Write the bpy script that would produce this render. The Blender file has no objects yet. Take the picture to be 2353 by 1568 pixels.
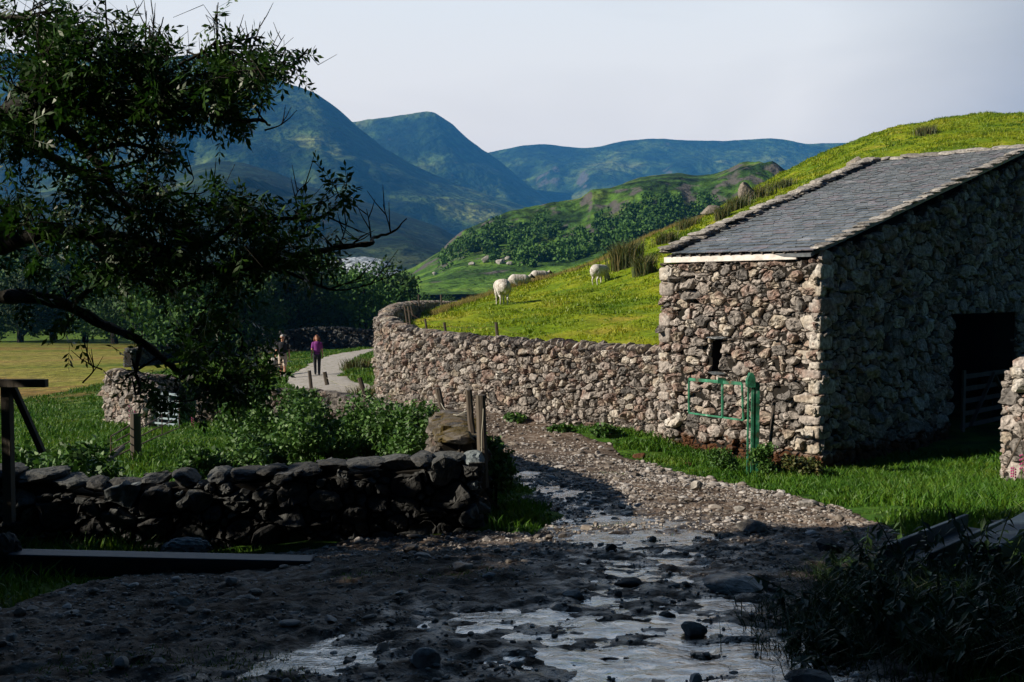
import bpy, math, random
import numpy as np
random.seed(7); rs = np.random.RandomState(11)
SC = bpy.context.scene; COL = SC.collection
PI = math.pi
# ------------------------------------------------------------------ camera maths
F = 2288.0; HOR = 670.0
PIT = math.atan((784-HOR)/F)
def P(px, py, Y):
    u = (px-1176.5)/F; v = (784-py)/F
    s = Y/(math.cos(PIT)+v*math.sin(PIT))
    return np.array([u*s, Y, (v*math.cos(PIT)-math.sin(PIT))*s])
# ------------------------------------------------------------------ noise
def _h(i, j, k, s):
    n = (i*374761393 + j*668265263 + k*2147483647 + s*1274126177) & 0xffffffff
    n = ((n ^ (n >> 13)) * 1274126177) & 0xffffffff
    n = (n ^ (n >> 16)) & 0xffffff
    return n/float(0xffffff)
def vn(x, y, z=0.0, s=0):
    x = np.asarray(x, float); y = np.asarray(y, float); z = np.asarray(z, float)+np.zeros_like(x)
    xi = np.floor(x).astype(np.int64); yi = np.floor(y).astype(np.int64); zi = np.floor(z).astype(np.int64)
    fx = x-xi; fy = y-yi; fz = z-zi
    fx = fx*fx*(3-2*fx); fy = fy*fy*(3-2*fy); fz = fz*fz*(3-2*fz)
    r = 0
    for a in (0, 1):
        for b in (0, 1):
            for c in (0, 1):
                w = (fx if a else 1-fx)*(fy if b else 1-fy)*(fz if c else 1-fz)
                r = r + w*_h(xi+a, yi+b, zi+c, s)
    return r*2-1
def fbm(x, y, z=0.0, o=4, s=0, g=.5, l=2.03):
    t = 0; a = 1.0; n = 0
    x = np.asarray(x, float); y = np.asarray(y, float); z = np.asarray(z, float)
    for i in range(o):
        t = t + a*vn(x, y, z, s+i*17); n += a; a *= g; x = x*l+3.1; y = y*l+1.7; z = z*l
    return t/n
# ------------------------------------------------------------------ mesh building
class MB:
    def __init__(s): s.V = []; s.F = []; s.n = 0; s.R = []; s.M = []
    def add(s, V, Fs, rnd=None, m=0):
        V = np.asarray(V, float).reshape(-1, 3)
        if not isinstance(Fs, list): Fs = [Fs]
        for f in Fs:
            f = np.asarray(f, np.int64)
            if len(f): s.F.append((f+s.n, m))
        s.V.append(V)
        if rnd is None: rnd = random.random()
        s.R.append(np.zeros(len(V))+rnd); s.n += len(V)
    def box(s, c, d, R=None, rnd=None, m=0, bev=.0):
        hx, hy, hz = np.array(d)/2.0
        b = min(bev, hx*.9, hy*.9, hz*.9)
        if b <= 0:
            V = np.array([[x, y, z] for x in (-hx, hx) for y in (-hy, hy) for z in (-hz, hz)])
            Fc = np.array([[0,1,3,2],[4,6,7,5],[0,4,5,1],[2,3,7,6],[0,2,6,4],[1,5,7,3]])
            Fs = [Fc]
        else:
            V = []; idx = {}
            for sx in (0, 1):
                for sy in (0, 1):
                    for sz in (0, 1):
                        X = (2*sx-1)*hx; Y = (2*sy-1)*hy; Z = (2*sz-1)*hz
                        bx, by, bz = (2*sx-1)*b, (2*sy-1)*b, (2*sz-1)*b
                        idx[(sx,sy,sz,0)] = len(V); V.append((X, Y-by, Z-bz))
                        idx[(sx,sy,sz,1)] = len(V); V.append((X-bx, Y, Z-bz))
                        idx[(sx,sy,sz,2)] = len(V); V.append((X-bx, Y-by, Z))
            q = []; t = []
            for a in (0, 1):
                f = [idx[(a,0,0,0)], idx[(a,1,0,0)], idx[(a,1,1,0)], idx[(a,0,1,0)]]; q.append(f if a else f[::-1])
                f = [idx[(0,a,0,1)], idx[(1,a,0,1)], idx[(1,a,1,1)], idx[(0,a,1,1)]]; q.append(f[::-1] if a else f)
                f = [idx[(0,0,a,2)], idx[(1,0,a,2)], idx[(1,1,a,2)], idx[(0,1,a,2)]]; q.append(f if a else f[::-1])
            for a in (0, 1):
                for cc in (0, 1):
                    q.append([idx[(a,cc,0,0)], idx[(a,cc,1,0)], idx[(a,cc,1,1)], idx[(a,cc,0,1)]])
                    q.append([idx[(a,0,cc,0)], idx[(a,1,cc,0)], idx[(a,1,cc,2)], idx[(a,0,cc,2)]])
                    q.append([idx[(0,a,cc,1)], idx[(1,a,cc,1)], idx[(1,a,cc,2)], idx[(0,a,cc,2)]])
            for a in (0,1):
                for cc in (0, 1):
                    for e in (0,1): t.append([idx[(a,cc,e,k)] for k in range(3)])
            V = np.array(V); Fs = [np.array(q), np.array(t)]
        if R is not None: V = V @ np.array(R).T
        s.add(V+np.array(c), Fs, rnd, m)
    def tube(s, pts, rad, n=6, rnd=None, m=0, cap=True):
        pts = np.asarray(pts, float); k = len(pts)
        rad = np.zeros(k)+rad
        T = np.gradient(pts, axis=0); T /= (np.linalg.norm(T, axis=1)[:, None]+1e-9)
        up = np.array([0, 0, 1.0]) if abs(T[0, 2]) < .9 else np.array([1.0, 0, 0])
        a = np.cross(T, up); a /= (np.linalg.norm(a, axis=1)[:, None]+1e-9); b = np.cross(T, a)
        th = np.arange(n)*2*PI/n
        V = pts[:, None, :]+rad[:, None, None]*(np.cos(th)[None, :, None]*a[:, None, :]+np.sin(th)[None, :, None]*b[:, None, :])
        V = V.reshape(-1, 3)
        i = np.arange(k-1)[:, None]*n; j = np.arange(n)[None, :]; j2 = (j+1) % n
        Fq = np.stack([i+j, i+n+j, i+n+j2, i+j2], -1).reshape(-1, 4)
        Fs = [Fq]
        if cap:
            V = np.vstack([V, pts[0], pts[-1]])
            c0 = k*n; jj = np.arange(n)
            Fs.append(np.stack([np.full(n, c0), jj, (jj+1) % n], -1))
            Fs.append(np.stack([np.full(n, c0+1), (k-1)*n+(jj+1) % n, (k-1)*n+jj], -1))
        s.add(V, Fs, rnd, m)
def link(name, me, parent=None):
    o = bpy.data.objects.new(name, me); COL.objects.link(o)
    if parent is not None: o.parent = parent
    return o
def build(name, mb, mats, parent=None, smooth=False, world=True):
    """one mesh object from an MB; with world=True vertices are in world space and are moved into the parent's frame"""
    V = np.vstack(mb.V)
    if parent is not None and world:
        off = np.array(parent.location)
        if parent.parent is not None: off = off+np.array(parent.parent.location)
        V = V-off
    R = np.concatenate(mb.R)
    me = bpy.data.meshes.new(name)
    me.vertices.add(len(V)); me.vertices.foreach_set('co', V.astype(np.float32).ravel())
    loops = np.concatenate([f.ravel() for f, m in mb.F]).astype(np.int32)
    tot = np.concatenate([np.full(len(f), f.shape[1]) for f, m in mb.F]).astype(np.int32)
    mi = np.concatenate([np.full(len(f), m) for f, m in mb.F]).astype(np.int32)
    st = np.concatenate([[0], np.cumsum(tot)[:-1]]).astype(np.int32)
    me.loops.add(len(loops)); me.loops.foreach_set('vertex_index', loops)
    me.polygons.add(len(tot)); me.polygons.foreach_set('loop_start', st); me.polygons.foreach_set('loop_total', tot)
    if not isinstance(mats, (list, tuple)): mats = [mats]
    for m in mats: me.materials.append(m)
    me.polygons.foreach_set('material_index', mi)
    me.polygons.foreach_set('use_smooth', np.full(len(tot), bool(smooth)))
    at = me.attributes.new('rnd', 'FLOAT', 'POINT'); at.data.foreach_set('value', R.astype(np.float32))
    me.update(calc_edges=True); me.validate()
    return link(name, me, parent)
def tag(o, label, cat, group=None, kind=None):
    if label: o['label'] = label
    if cat: o['category'] = cat
    if group: o['group'] = group
    if kind: o['kind'] = kind
    return o
def thing(name, label, cat, loc=(0, 0, 0), group=None):
    o = link(name, None); o.location = tuple(float(v) for v in loc); o.empty_display_size = .2
    return tag(o, label, cat, group)
def struct(o): o['kind'] = 'structure'; return o
def copy_tree(o, parent=None):
    c = o.copy(); COL.objects.link(c); c.parent = parent
    for ch in list(o.children): copy_tree(ch, c)
    return c
def rz(a): c, s = math.cos(a), math.sin(a); return np.array([[c, -s, 0], [s, c, 0], [0, 0, 1]])
def frame(d, up=(0, 0, 1)):
    d = np.array(d, float); d /= np.linalg.norm(d); y = np.cross(up, d); y /= np.linalg.norm(y); z = np.cross(d, y)
    return np.stack([d, y, z], 1)
# ------------------------------------------------------------------ materials
def newmat(name):
    m = bpy.data.materials.new(name); m.use_nodes = True
    nt = m.node_tree; return m, nt, nt.nodes, nt.links, nt.nodes['Principled BSDF']
def ramp(N, cols):
    r = N.new('ShaderNodeValToRGB'); e = r.color_ramp.elements
    n = len(cols)
    for i, c in enumerate(cols):
        p = c[3] if len(c) > 3 else i/(n-1)
        if i < 2: el = e[i]; el.position = p
        else: el = e.new(p)
        el.color = (c[0], c[1], c[2], 1)
    return r
def mat(name, cols, scale=5, rough=.8, wr=.5, bump=0, bscale=20, spec=.5, transl=0, coord='Object', detail=6, mottle=0, mscale=15, metallic=0, stretch=None, hs=None, tcol=None):
    """colour from a ramp driven by a blend of per-piece random value and noise"""
    m, nt, N, L, B = newmat(name)
    tc = N.new('ShaderNodeTexCoord'); src = tc.outputs[coord]
    if coord == 'World': src = None
    if stretch:
        mp = N.new('ShaderNodeMapping'); mp.inputs['Scale'].default_value = stretch; L.new(src, mp.inputs[0]); src = mp.outputs[0]
    nz = N.new('ShaderNodeTexNoise'); nz.inputs['Scale'].default_value = scale; nz.inputs['Detail'].default_value = detail
    L.new(src, nz.inputs['Vector'])
    at = N.new('ShaderNodeAttribute'); at.attribute_name = 'rnd'
    mr = N.new('ShaderNodeMapRange'); mr.inputs[1].default_value = .3; mr.inputs[2].default_value = .7
    L.new(nz.outputs[0], mr.inputs[0])
    mx = N.new('ShaderNodeMix'); mx.inputs[0].default_value = wr
    L.new(mr.outputs[0], mx.inputs[2]); L.new(at.outputs['Fac'], mx.inputs[3])
    r = ramp(N, cols); L.new(mx.outputs[0], r.inputs[0]); out = r.outputs[0]
    if mottle:
        n2 = N.new('ShaderNodeTexNoise'); n2.inputs['Scale'].default_value = mscale; n2.inputs['Detail'].default_value = 8
        L.new(src, n2.inputs['Vector'])
        m2 = N.new('ShaderNodeMapRange'); m2.inputs[1].default_value = .35; m2.inputs[2].default_value = .65
        m2.inputs[3].default_value = 1-mottle; m2.inputs[4].default_value = 1+mottle*.6; L.new(n2.outputs[0], m2.inputs[0])
        vm = N.new('ShaderNodeVectorMath'); vm.operation = 'SCALE'; L.new(out, vm.inputs[0]); L.new(m2.outputs[0], vm.inputs['Scale']); out = vm.outputs[0]
    L.new(out, B.inputs['Base Color'])
    B.inputs['Roughness'].default_value = rough; B.inputs['Specular IOR Level'].default_value = spec; B.inputs['Metallic'].default_value = metallic
    if bump:
        n3 = N.new('ShaderNodeTexNoise'); n3.inputs['Scale'].default_value = bscale; n3.inputs['Detail'].default_value = 8
        L.new(src, n3.inputs['Vector'])
        bp = N.new('ShaderNodeBump'); bp.inputs['Strength'].default_value = 1; bp.inputs['Distance'].default_value = bump
        L.new(n3.outputs[0], bp.inputs['Height']); L.new(bp.outputs[0], B.inputs['Normal'])
    if transl:
        t = N.new('ShaderNodeBsdfTranslucent'); L.new(out, t.inputs[0])
        ms = N.new('ShaderNodeMixShader'); ms.inputs[0].default_value = transl
        L.new(B.outputs[0], ms.inputs[1]); L.new(t.outputs[0], ms.inputs[2]); L.new(ms.outputs[0], N['Material Output'].inputs[0])
    return m
def vary(m, lo, hi):   # each tree of a kind has a slightly different green
    nt = m.node_tree; N = nt.nodes; L = nt.links; B = N['Principled BSDF']; src = B.inputs['Base Color'].links[0].from_socket; oi = N.new('ShaderNodeObjectInfo'); mr = N.new('ShaderNodeMapRange'); mr.inputs[3].default_value = lo; mr.inputs[4].default_value = hi; L.new(oi.outputs['Random'], mr.inputs[0])
    vm = N.new('ShaderNodeVectorMath'); vm.operation = 'SCALE'; dests = [l.to_socket for l in src.links]; L.new(src, vm.inputs[0]); L.new(mr.outputs[0], vm.inputs['Scale'])
    for d in dests: L.new(vm.outputs[0], d)
STONE = [(.05,.046,.045,0),(.16,.148,.14,.17),(.31,.275,.25,.36),(.39,.35,.325,.54),(.23,.155,.13,.66),(.38,.33,.27,.79),(.56,.54,.52,1)]
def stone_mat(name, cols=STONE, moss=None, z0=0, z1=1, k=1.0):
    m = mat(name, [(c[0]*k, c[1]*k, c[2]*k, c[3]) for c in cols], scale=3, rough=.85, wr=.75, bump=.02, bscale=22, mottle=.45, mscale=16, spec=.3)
    if moss:
        nt = m.node_tree; N = nt.nodes; L = nt.links; B = N['Principled BSDF']
        src = B.inputs['Base Color'].links[0].from_socket
        g = N.new('ShaderNodeNewGeometry'); sp = N.new('ShaderNodeSeparateXYZ'); L.new(g.outputs['Position'], sp.inputs[0])
        nz = N.new('ShaderNodeTexNoise'); nz.inputs['Scale'].default_value = 4; nz.inputs['Detail'].default_value = 6; L.new(g.outputs['Position'], nz.inputs['Vector'])
        mr = N.new('ShaderNodeMapRange'); mr.inputs[1].default_value = z0; mr.inputs[2].default_value = z1; mr.inputs[3].default_value = 1; mr.inputs[4].default_value = 0
        L.new(sp.outputs[2], mr.inputs[0])
        ad = N.new('ShaderNodeMath'); ad.operation = 'ADD'; L.new(mr.outputs[0], ad.inputs[0]); L.new(nz.outputs[0], ad.inputs[1])
        m3 = N.new('ShaderNodeMapRange'); m3.inputs[1].default_value = .95; m3.inputs[2].default_value = 1.15; L.new(ad.outputs[0], m3.inputs[0])
        mx = N.new('ShaderNodeMix'); mx.data_type = 'RGBA'; L.new(m3.outputs[0], mx.inputs[0]); L.new(src, mx.inputs[6]); mx.inputs[7].default_value = (*moss, 1)
        L.new(mx.outputs[2], B.inputs['Base Color'])
    return m
M = {}
M['barn'] = stone_mat('barn_stone', moss=(.09, .038, .016), z0=-3.3, z1=-2.5)
M['wall'] = stone_mat('field_stone', k=.95)
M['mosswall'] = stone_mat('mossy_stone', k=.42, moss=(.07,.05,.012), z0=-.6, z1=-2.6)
M['shadewall'] = stone_mat('shade_dark_stone', [(.02,.02,.02,0),(.05,.05,.05,.4),(.085,.09,.09,.8),(.22,.26,.28,1)])  # stone colours darkened to stand in for shade on the walls
M['rock'] = stone_mat('weathered_rock', [(.16,.15,.14,0),(.3,.28,.26,.5),(.4,.38,.36,1)])
M['gravel'] = mat('gravel', [(.06,.05,.045),(.2,.17,.145),(.31,.28,.26),(.4,.39,.39)], scale=2, wr=.9, rough=.7, bump=.004, bscale=60)
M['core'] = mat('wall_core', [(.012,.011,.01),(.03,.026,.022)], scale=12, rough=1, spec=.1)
M['slate'] = mat('slate', [(.05,.06,.07,0),(.10,.115,.13,.35),(.15,.165,.185,.6),(.14,.125,.145,.78),(.30,.32,.35,1)], scale=1.2, wr=.7, rough=.42, bump=.006, bscale=30, mottle=.3, mscale=12, spec=.6)
M['bark'] = mat('bark', [(.006,.005,.004),(.013,.012,.009),(.026,.023,.014)], scale=9, rough=.9, bump=.02, bscale=25, spec=.2)
M['leaf'] = mat('ash_leaf', [(.008,.030,.004),(.018,.058,.007),(.05,.11,.012)], scale=2, wr=.8, rough=.42, transl=.3, spec=.22)
M['bush'] = mat('bush_leaf', [(.02,.06,.010),(.05,.13,.018),(.10,.20,.028)], scale=2, wr=.75, rough=.6, transl=.2)
M['grove'] = mat('grove_leaf', [(.006,.018,.004),(.012,.032,.006),(.022,.05,.009)], scale=.5, wr=.6, rough=.7, transl=.1, spec=.15)  # leaves kept dark so the unseen trees bounce little light
M['weed'] = mat('weed_leaf', [(.010,.03,.006),(.022,.055,.01),(.045,.09,.014)], scale=2, wr=.75, rough=.5, transl=.15)
M['fartree'] = mat('far_leaf', [(.012,.034,.008),(.025,.062,.012),(.05,.105,.018)], scale=.5, wr=.6, rough=.7, transl=.12, spec=.2)
vary(M['fartree'], .6, 1.9)
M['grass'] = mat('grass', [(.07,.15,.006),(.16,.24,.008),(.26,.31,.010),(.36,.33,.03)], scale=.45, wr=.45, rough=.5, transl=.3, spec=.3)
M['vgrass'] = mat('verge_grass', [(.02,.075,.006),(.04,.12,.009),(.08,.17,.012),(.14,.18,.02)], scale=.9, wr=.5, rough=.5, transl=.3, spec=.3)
M['dgrass'] = mat('dry_grass', [(.16,.17,.03),(.25,.2,.06),(.3,.22,.09)], scale=.5, wr=.6, rough=.7, transl=.3, spec=.2)
M['rush'] = mat('rush', [(.025,.05,.01),(.06,.08,.014),(.14,.10,.03)], scale=1, wr=.85, rough=.6, transl=.15)
M['wood'] = mat('weathered_wood', [(.03,.022,.017),(.07,.055,.042),(.11,.09,.07)], scale=4, rough=.85, bump=.008, bscale=25, stretch=(1,1,.15))
M['beam'] = mat('grey_beam', [(.018,.034,.055),(.03,.05,.075),(.055,.08,.1)], scale=3, rough=.55, bump=.004, bscale=30, stretch=(.3,2,2), spec=.4, mottle=.3, mscale=8)
M['white'] = mat('white_paint', [(.4,.34,.3),(.62,.58,.55),(.72,.7,.68)], scale=5, mottle=.2, mscale=9, rough=.6, bump=.003)
M['green'] = mat('green_paint', [(.10,.05,.02,0),(.02,.09,.05,.25),(.03,.18,.10,.5),(.04,.24,.14,.75),(.3,.42,.34,1)], scale=6, wr=.1, rough=.45, bump=.002, mottle=.25, mscale=18)
M['cyan'] = mat('galvanised', [(.35,.45,.5),(.5,.6,.66)], scale=8, rough=.35, metallic=.4)
M['rustm'] = mat('rusty_metal', [(.05,.02,.02),(.12,.05,.04)], scale=8, rough=.7)
M['wire'] = mat('rope', [(.2,.19,.15),(.34,.32,.26)], scale=8, rough=.8)
M['wool'] = mat('wool', [(.3,.26,.22),(.55,.52,.48),(.68,.66,.63)], scale=7, wr=.05, mottle=.25, mscale=20, rough=.95, bump=.03, bscale=25, spec=.1)
M['black'] = mat('black_face', [(.01,.01,.01),(.025,.022,.02)], scale=9, rough=.8)
M['skin'] = mat('skin', [(.5,.24,.16),(.58,.3,.2)], scale=9, rough=.55, wr=.1)
M['navy'] = mat('dark_shirt', [(.006,.007,.012),(.012,.013,.02)], scale=9, rough=.9, wr=.1)
M['khaki'] = mat('khaki_cloth', [(.42,.34,.28),(.52,.43,.36)], scale=9, rough=.9, wr=.1)
M['purple'] = mat('purple_cloth', [(.14,.012,.16),(.2,.02,.22)], scale=9, rough=.8, wr=.1)
M['jeans'] = mat('dark_trousers', [(.012,.014,.02),(.025,.028,.038)], scale=9, rough=.85, wr=.1)
M['hgrey'] = mat('grey_hair', [(.35,.34,.33),(.55,.54,.53)], scale=30, rough=.8)
M['hbrown'] = mat('auburn_hair', [(.10,.03,.012),(.22,.07,.025)], scale=30, rough=.5)
M['sock'] = mat('pale_sock', [(.5,.5,.48),(.6,.6,.58)], scale=9, rough=.9)
M['pink'] = mat('pink_flower', [(.45,.04,.2),(.6,.1,.3)], scale=9, rough=.6, transl=.3)
# ------------------------------------------------------------------ terrain
def rbf(pts, c=3.0):
    p = np.array(pts, float); n = len(p)
    d = np.sqrt(((p[:, None, :2]-p[None, :, :2])**2).sum(-1)+c*c)
    A = np.zeros((n+3, n+3)); A[:n, :n] = d; A[:n, n] = 1; A[:n, n+1:n+3] = p[:, :2]; A[n, :n] = 1; A[n+1:n+3, :n] = p[:, :2].T
    w = np.linalg.solve(A, np.concatenate([p[:, 2], [0, 0, 0]]))
    def f(x, y):
        x = np.asarray(x, float); sh = x.shape; x = x.ravel(); y = np.asarray(y, float).ravel(); r = w[n]+w[n+1]*x+w[n+2]*y
        for i in range(n): r = r+w[i]*np.sqrt((x-p[i, 0])**2+(y-p[i, 1])**2+c*c)
        return r.reshape(sh)
    return f
TR = np.array([(-1.2,-6,3.2,-.9),(-.8,0,3.0,-1.3),(-.9,4,2.6,-1.6),(-.1,6.4,2.6,-1.83),(1.35,7.4,1.6,-1.93),(1.75,8.5,1.5,-2.03),(1.9,10,1.5,-2.22),(1.85,12,1.6,-2.45),(1.65,15,1.65,-2.8),(1.1,18,1.3,-3.0),(.15,22,1.1,-3.15),
 (-1.6,27,1.1,-3.25),(-4.3,32,1.1,-3.33),(-7,37,1.15,-3.43),(-8.3,42,1.08,-3.52),(-9.2,50,1.05,-3.62),(-9.7,58,1.05,-3.7),(-8,66,1.2,-3.75),(-4,74,1.2,-3.9)])
low_pts = [(a,b,d) for a,b,c,d in TR[1:]]+[
 (-4,4,-1.68),(-8,4,-1.75),(-3,7.3,-2.1),(-6,7.3,-2.15),(-10,0,-1.4),(0,-10,-.9),(10,-10,-.8),(-14,-10,-1),(-1,9.2,-2.25),(-4,9,-2.35),
 (-3.5,12,-2.72),(-7,12,-2.85),(-6,16,-3.1),(-2.6,16,-2.95),(-10,20,-3.45),(-5,21,-3.2),(-9.7,28,-3.85),(-6,27,-3.5),(-13,31,-4.1),(-18,22,-3.9),(-22,34,-4.5),(-25,54,-5.0),(-45,60,-5.1),(-15,45,-4.2),(-20,72,-4.6),(-13,70,-4.1),
 (-20,105,-5.5),(-60,105,-5.5),(0,105,-5.3),(40,110,-5.3),(90,110,-5.3),(-100,60,-5),(-90,10,-3),(-60,-20,-2),(60,-20,-1),(60,30,-3),(80,60,-4),
 (3.1,20.7,-3.08),(1.2,22.8,-3.1),(-.84,25,-2.95),(-3,28.5,-3.12),(-3.8,31,-3.25),(-4.5,38,-3.4),(-5,50,-3.5),
 (5.6,17.6,-3.32),(3.2,20,-3.2),(7.5,19,-3.35),(3.8,14.5,-2.9),(8,15,-2.95),(12,15,-2.8),(6,11.5,-2.45),(4.5,8,-2.0),(6,6,-1.8),(4,5,-1.68),(12,6,-1.7),(9,22,-3.25),(16,22,-3.2),(10,10,-2.2)]
f_low = rbf(low_pts, 2.0)
f_hill = rbf([(3.5,21,-1.3),(1.5,23,-1.33),(-.5,25.6,-1.33),(-2.6,28.8,-1.25),(-3.5,31.5,-1.1),(-3.7,36,-1.25),(-3.5,45,-1.05),(-4,60,-1.7),(-3,80,-3),
 (-.37,36,-.55),(4,45,.43),(1.67,52,.62),(5.4,55,1.85),(8.2,58,3.2),(12.6,62,4.85),(18,66,7.75),(24.6,70,10.7),(30,72,11.9),(38.6,75,12.3),(60,78,14),(90,80,15),
 (5.2,34,-.35),(9,30,.3),(12,36,2.0),(16,46,4.9),(10,24,-.6),(20,30,2.4),(30,40,4.7),(40,50,6.5),(-2,48,-.48),(6,18,-1.6),(14,14,-1.4),(35,20,3),(60,30,6),
 (0,75,-2),(5,85,-2.5),(12,95,-3.5),(20,100,-3),(30,110,1),(45,115,2),(70,120,3),(100,120,4)], 3.0)
def seg_dist(x, y, pts):
    x = np.asarray(x, float); y = np.asarray(y, float); best = np.full(x.shape, 1e9); val = np.zeros(x.shape+(pts.shape[1]-2,)); side = np.zeros(x.shape)
    for a, b in zip(pts[:-1], pts[1:]):
        dx, dy = b[0]-a[0], b[1]-a[1]; L2 = dx*dx+dy*dy
        t = np.clip(((x-a[0])*dx+(y-a[1])*dy)/L2, 0, 1)
        ex = x-(a[0]+t*dx); ey = y-(a[1]+t*dy); d = np.hypot(ex, ey); m = d < best
        best = np.where(m, d, best)
        if val.shape[-1]: val = np.where(m[..., None], a[2:]+(b[2:]-a[2:])*t[..., None], val)
        side = np.where(m, np.sign(dx*(y-a[1])-dy*(x-a[0])), side)
    return best, val, side
def catmull(pts, n=6):
    p = np.array(pts, float); q = np.vstack([2*p[0]-p[1], p, 2*p[-1]-p[-2]]); out = []
    for i in range(1, len(q)-2):
        for k in range(n):
            t = k/n
            out.append(.5*((2*q[i])+(-q[i-1]+q[i+1])*t+(2*q[i-1]-5*q[i]+4*q[i+1]-q[i+2])*t*t+(-q[i-1]+3*q[i]-3*q[i+1]+q[i+2])*t**3))
    out.append(q[-2]); return np.array(out)
TRS = catmull(TR[:, :3], 5)
def tmask(x, y):   # >0 inside the track
    d, v, s = seg_dist(x, y, TRS)
    return (v[..., 0]-d)+.28*fbm(np.asarray(x)*1.1, np.asarray(y)*1.1, 0, 3, 5)
def low(x, y):
    x = np.asarray(x, float); y = np.asarray(y, float)
    z = f_low(x, y)
    far = np.clip((y-100)/60, 0, 1)+np.clip((np.abs(x)-90)/60, 0, 1); far = np.clip(far, 0, 1); far = far*far*(3-2*far)
    z = z*(1-far)+far*(-5.6)
    back = np.clip((-y-8)/15, 0, 1); z = z*(1-back)+back*-1.0
    return z
def rough_low(x, y):
    m = tmask(x, y); z = low(x, y)
    a = np.clip(-m/.5, 0, 1)
    return z+.04*a*(1+fbm(x*1.3, y*1.3, 0, 3, 9))+.02*fbm(x*4, y*4, 0, 2, 3)*a-.07*np.clip(m/.25+.3, 0, 1)
def hill(x, y):
    x = np.asarray(x, float); y = np.asarray(y, float)
    return f_hill(x, y)+.07*fbm(x*1.1, y*2.4, 0, 4, 25)+.10*fbm(x*.9, y*.9, 0, 3, 21)+.14*fbm(x*.28, y*.28, 0, 3, 22)
def gridmesh(X, Y, Z):
    ny, nx = X.shape; V = np.stack([X, Y, Z], -1).reshape(-1, 3)
    i = np.arange(ny-1)[:, None]*nx+np.arange(nx-1)[None, :]
    return V, np.stack([i, i+1, i+nx+1, i+nx], -1).reshape(-1, 4)
# ---- ground
ys = np.concatenate([np.linspace(-60, -8, 14), np.arange(-6, 3, .6), np.arange(3, 24, .13), np.arange(24, 62, .4), np.geomspace(63, 6300, 60)])
xs = np.concatenate([-np.geomspace(4000, 15, 40), np.arange(-14.4, -6, .5), np.arange(-6, 10, .14), np.arange(10, 16, .5), np.geomspace(17, 4000, 36)])
X, Y = np.meshgrid(xs, ys)
g = MB(); V, Fq = gridmesh(X, Y, rough_low(X, Y)); g.add(V, Fq, .5)
def ground_mat():
    m, nt, N, L, B = newmat('meadow')
    tc = N.new('ShaderNodeNewGeometry'); pos = tc.outputs['Position']
    def noise(sc, det=5):
        n = N.new('ShaderNodeTexNoise'); n.inputs['Scale'].default_value = sc; n.inputs['Detail'].default_value = det; L.new(pos, n.inputs['Vector']); return n.outputs[0]
    near = ramp(N, [(.012,.04,.005,.3),(.04,.10,.01,.5),(.07,.12,.015,.7)]); L.new(noise(1.3), near.inputs[0])
    mp = N.new('ShaderNodeMapping'); mp.inputs['Scale'].default_value = (.25,1,1); L.new(pos, mp.inputs[0])
    nf = N.new('ShaderNodeTexNoise'); nf.inputs['Scale'].default_value = .09; nf.inputs['Detail'].default_value = 8; L.new(mp.outputs[0], nf.inputs['Vector'])
    far = ramp(N, [(.10,.15,.02,.34),(.20,.20,.035,.42),(.27,.23,.06,.5),(.27,.15,.05,.56),(.27,.22,.07,.64)]); L.new(nf.outputs[0], far.inputs[0])
    sp = N.new('ShaderNodeSeparateXYZ'); L.new(pos, sp.inputs[0])
    mr = N.new('ShaderNodeMapRange'); mr.inputs[1].default_value = 36; mr.inputs[2].default_value = 48; L.new(sp.outputs[1], mr.inputs[0])
    mx = N.new('ShaderNodeMix'); mx.data_type = 'RGBA'; L.new(mr.outputs[0], mx.inputs[0]); L.new(near.outputs[0], mx.inputs[6]); L.new(far.outputs[0], mx.inputs[7])
    # greener beyond the belt of trees
    mr2 = N.new('ShaderNodeMapRange'); mr2.inputs[1].default_value = 84; mr2.inputs[2].default_value = 112; L.new(sp.outputs[1], mr2.inputs[0])
    mt = N.new('ShaderNodeMapRange'); mt.inputs[1].default_value = .35; mt.inputs[2].default_value = .65; mt.inputs[3].default_value = .55; mt.inputs[4].default_value = 1.25; L.new(noise(1.6, 9), mt.inputs[0])
    g2 = ramp(N, [(.05,.11,.015,.4),(.10,.17,.02,.6)]); L.new(noise(.03), g2.inputs[0])
    m2 = N.new('ShaderNodeMix'); m2.data_type = 'RGBA'; L.new(mr2.outputs[0], m2.inputs[0]); L.new(mx.outputs[2], m2.inputs[6]); L.new(g2.outputs[0], m2.inputs[7])
    vv = N.new('ShaderNodeVectorMath'); vv.operation = 'SCALE'; L.new(m2.outputs[2], vv.inputs[0]); L.new(mt.outputs[0], vv.inputs['Scale'])
    L.new(vv.outputs[0], B.inputs['Base Color']); B.inputs['Roughness'].default_value = .95; B.inputs['Specular IOR Level'].default_value = .1
    bp = N.new('ShaderNodeBump'); bp.inputs['Distance'].default_value = .08; L.new(noise(7, 8), bp.inputs['Height']); L.new(bp.outputs[0], B.inputs['Normal'])
    return m
struct(build('ground', g, ground_mat(), smooth=True))
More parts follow.
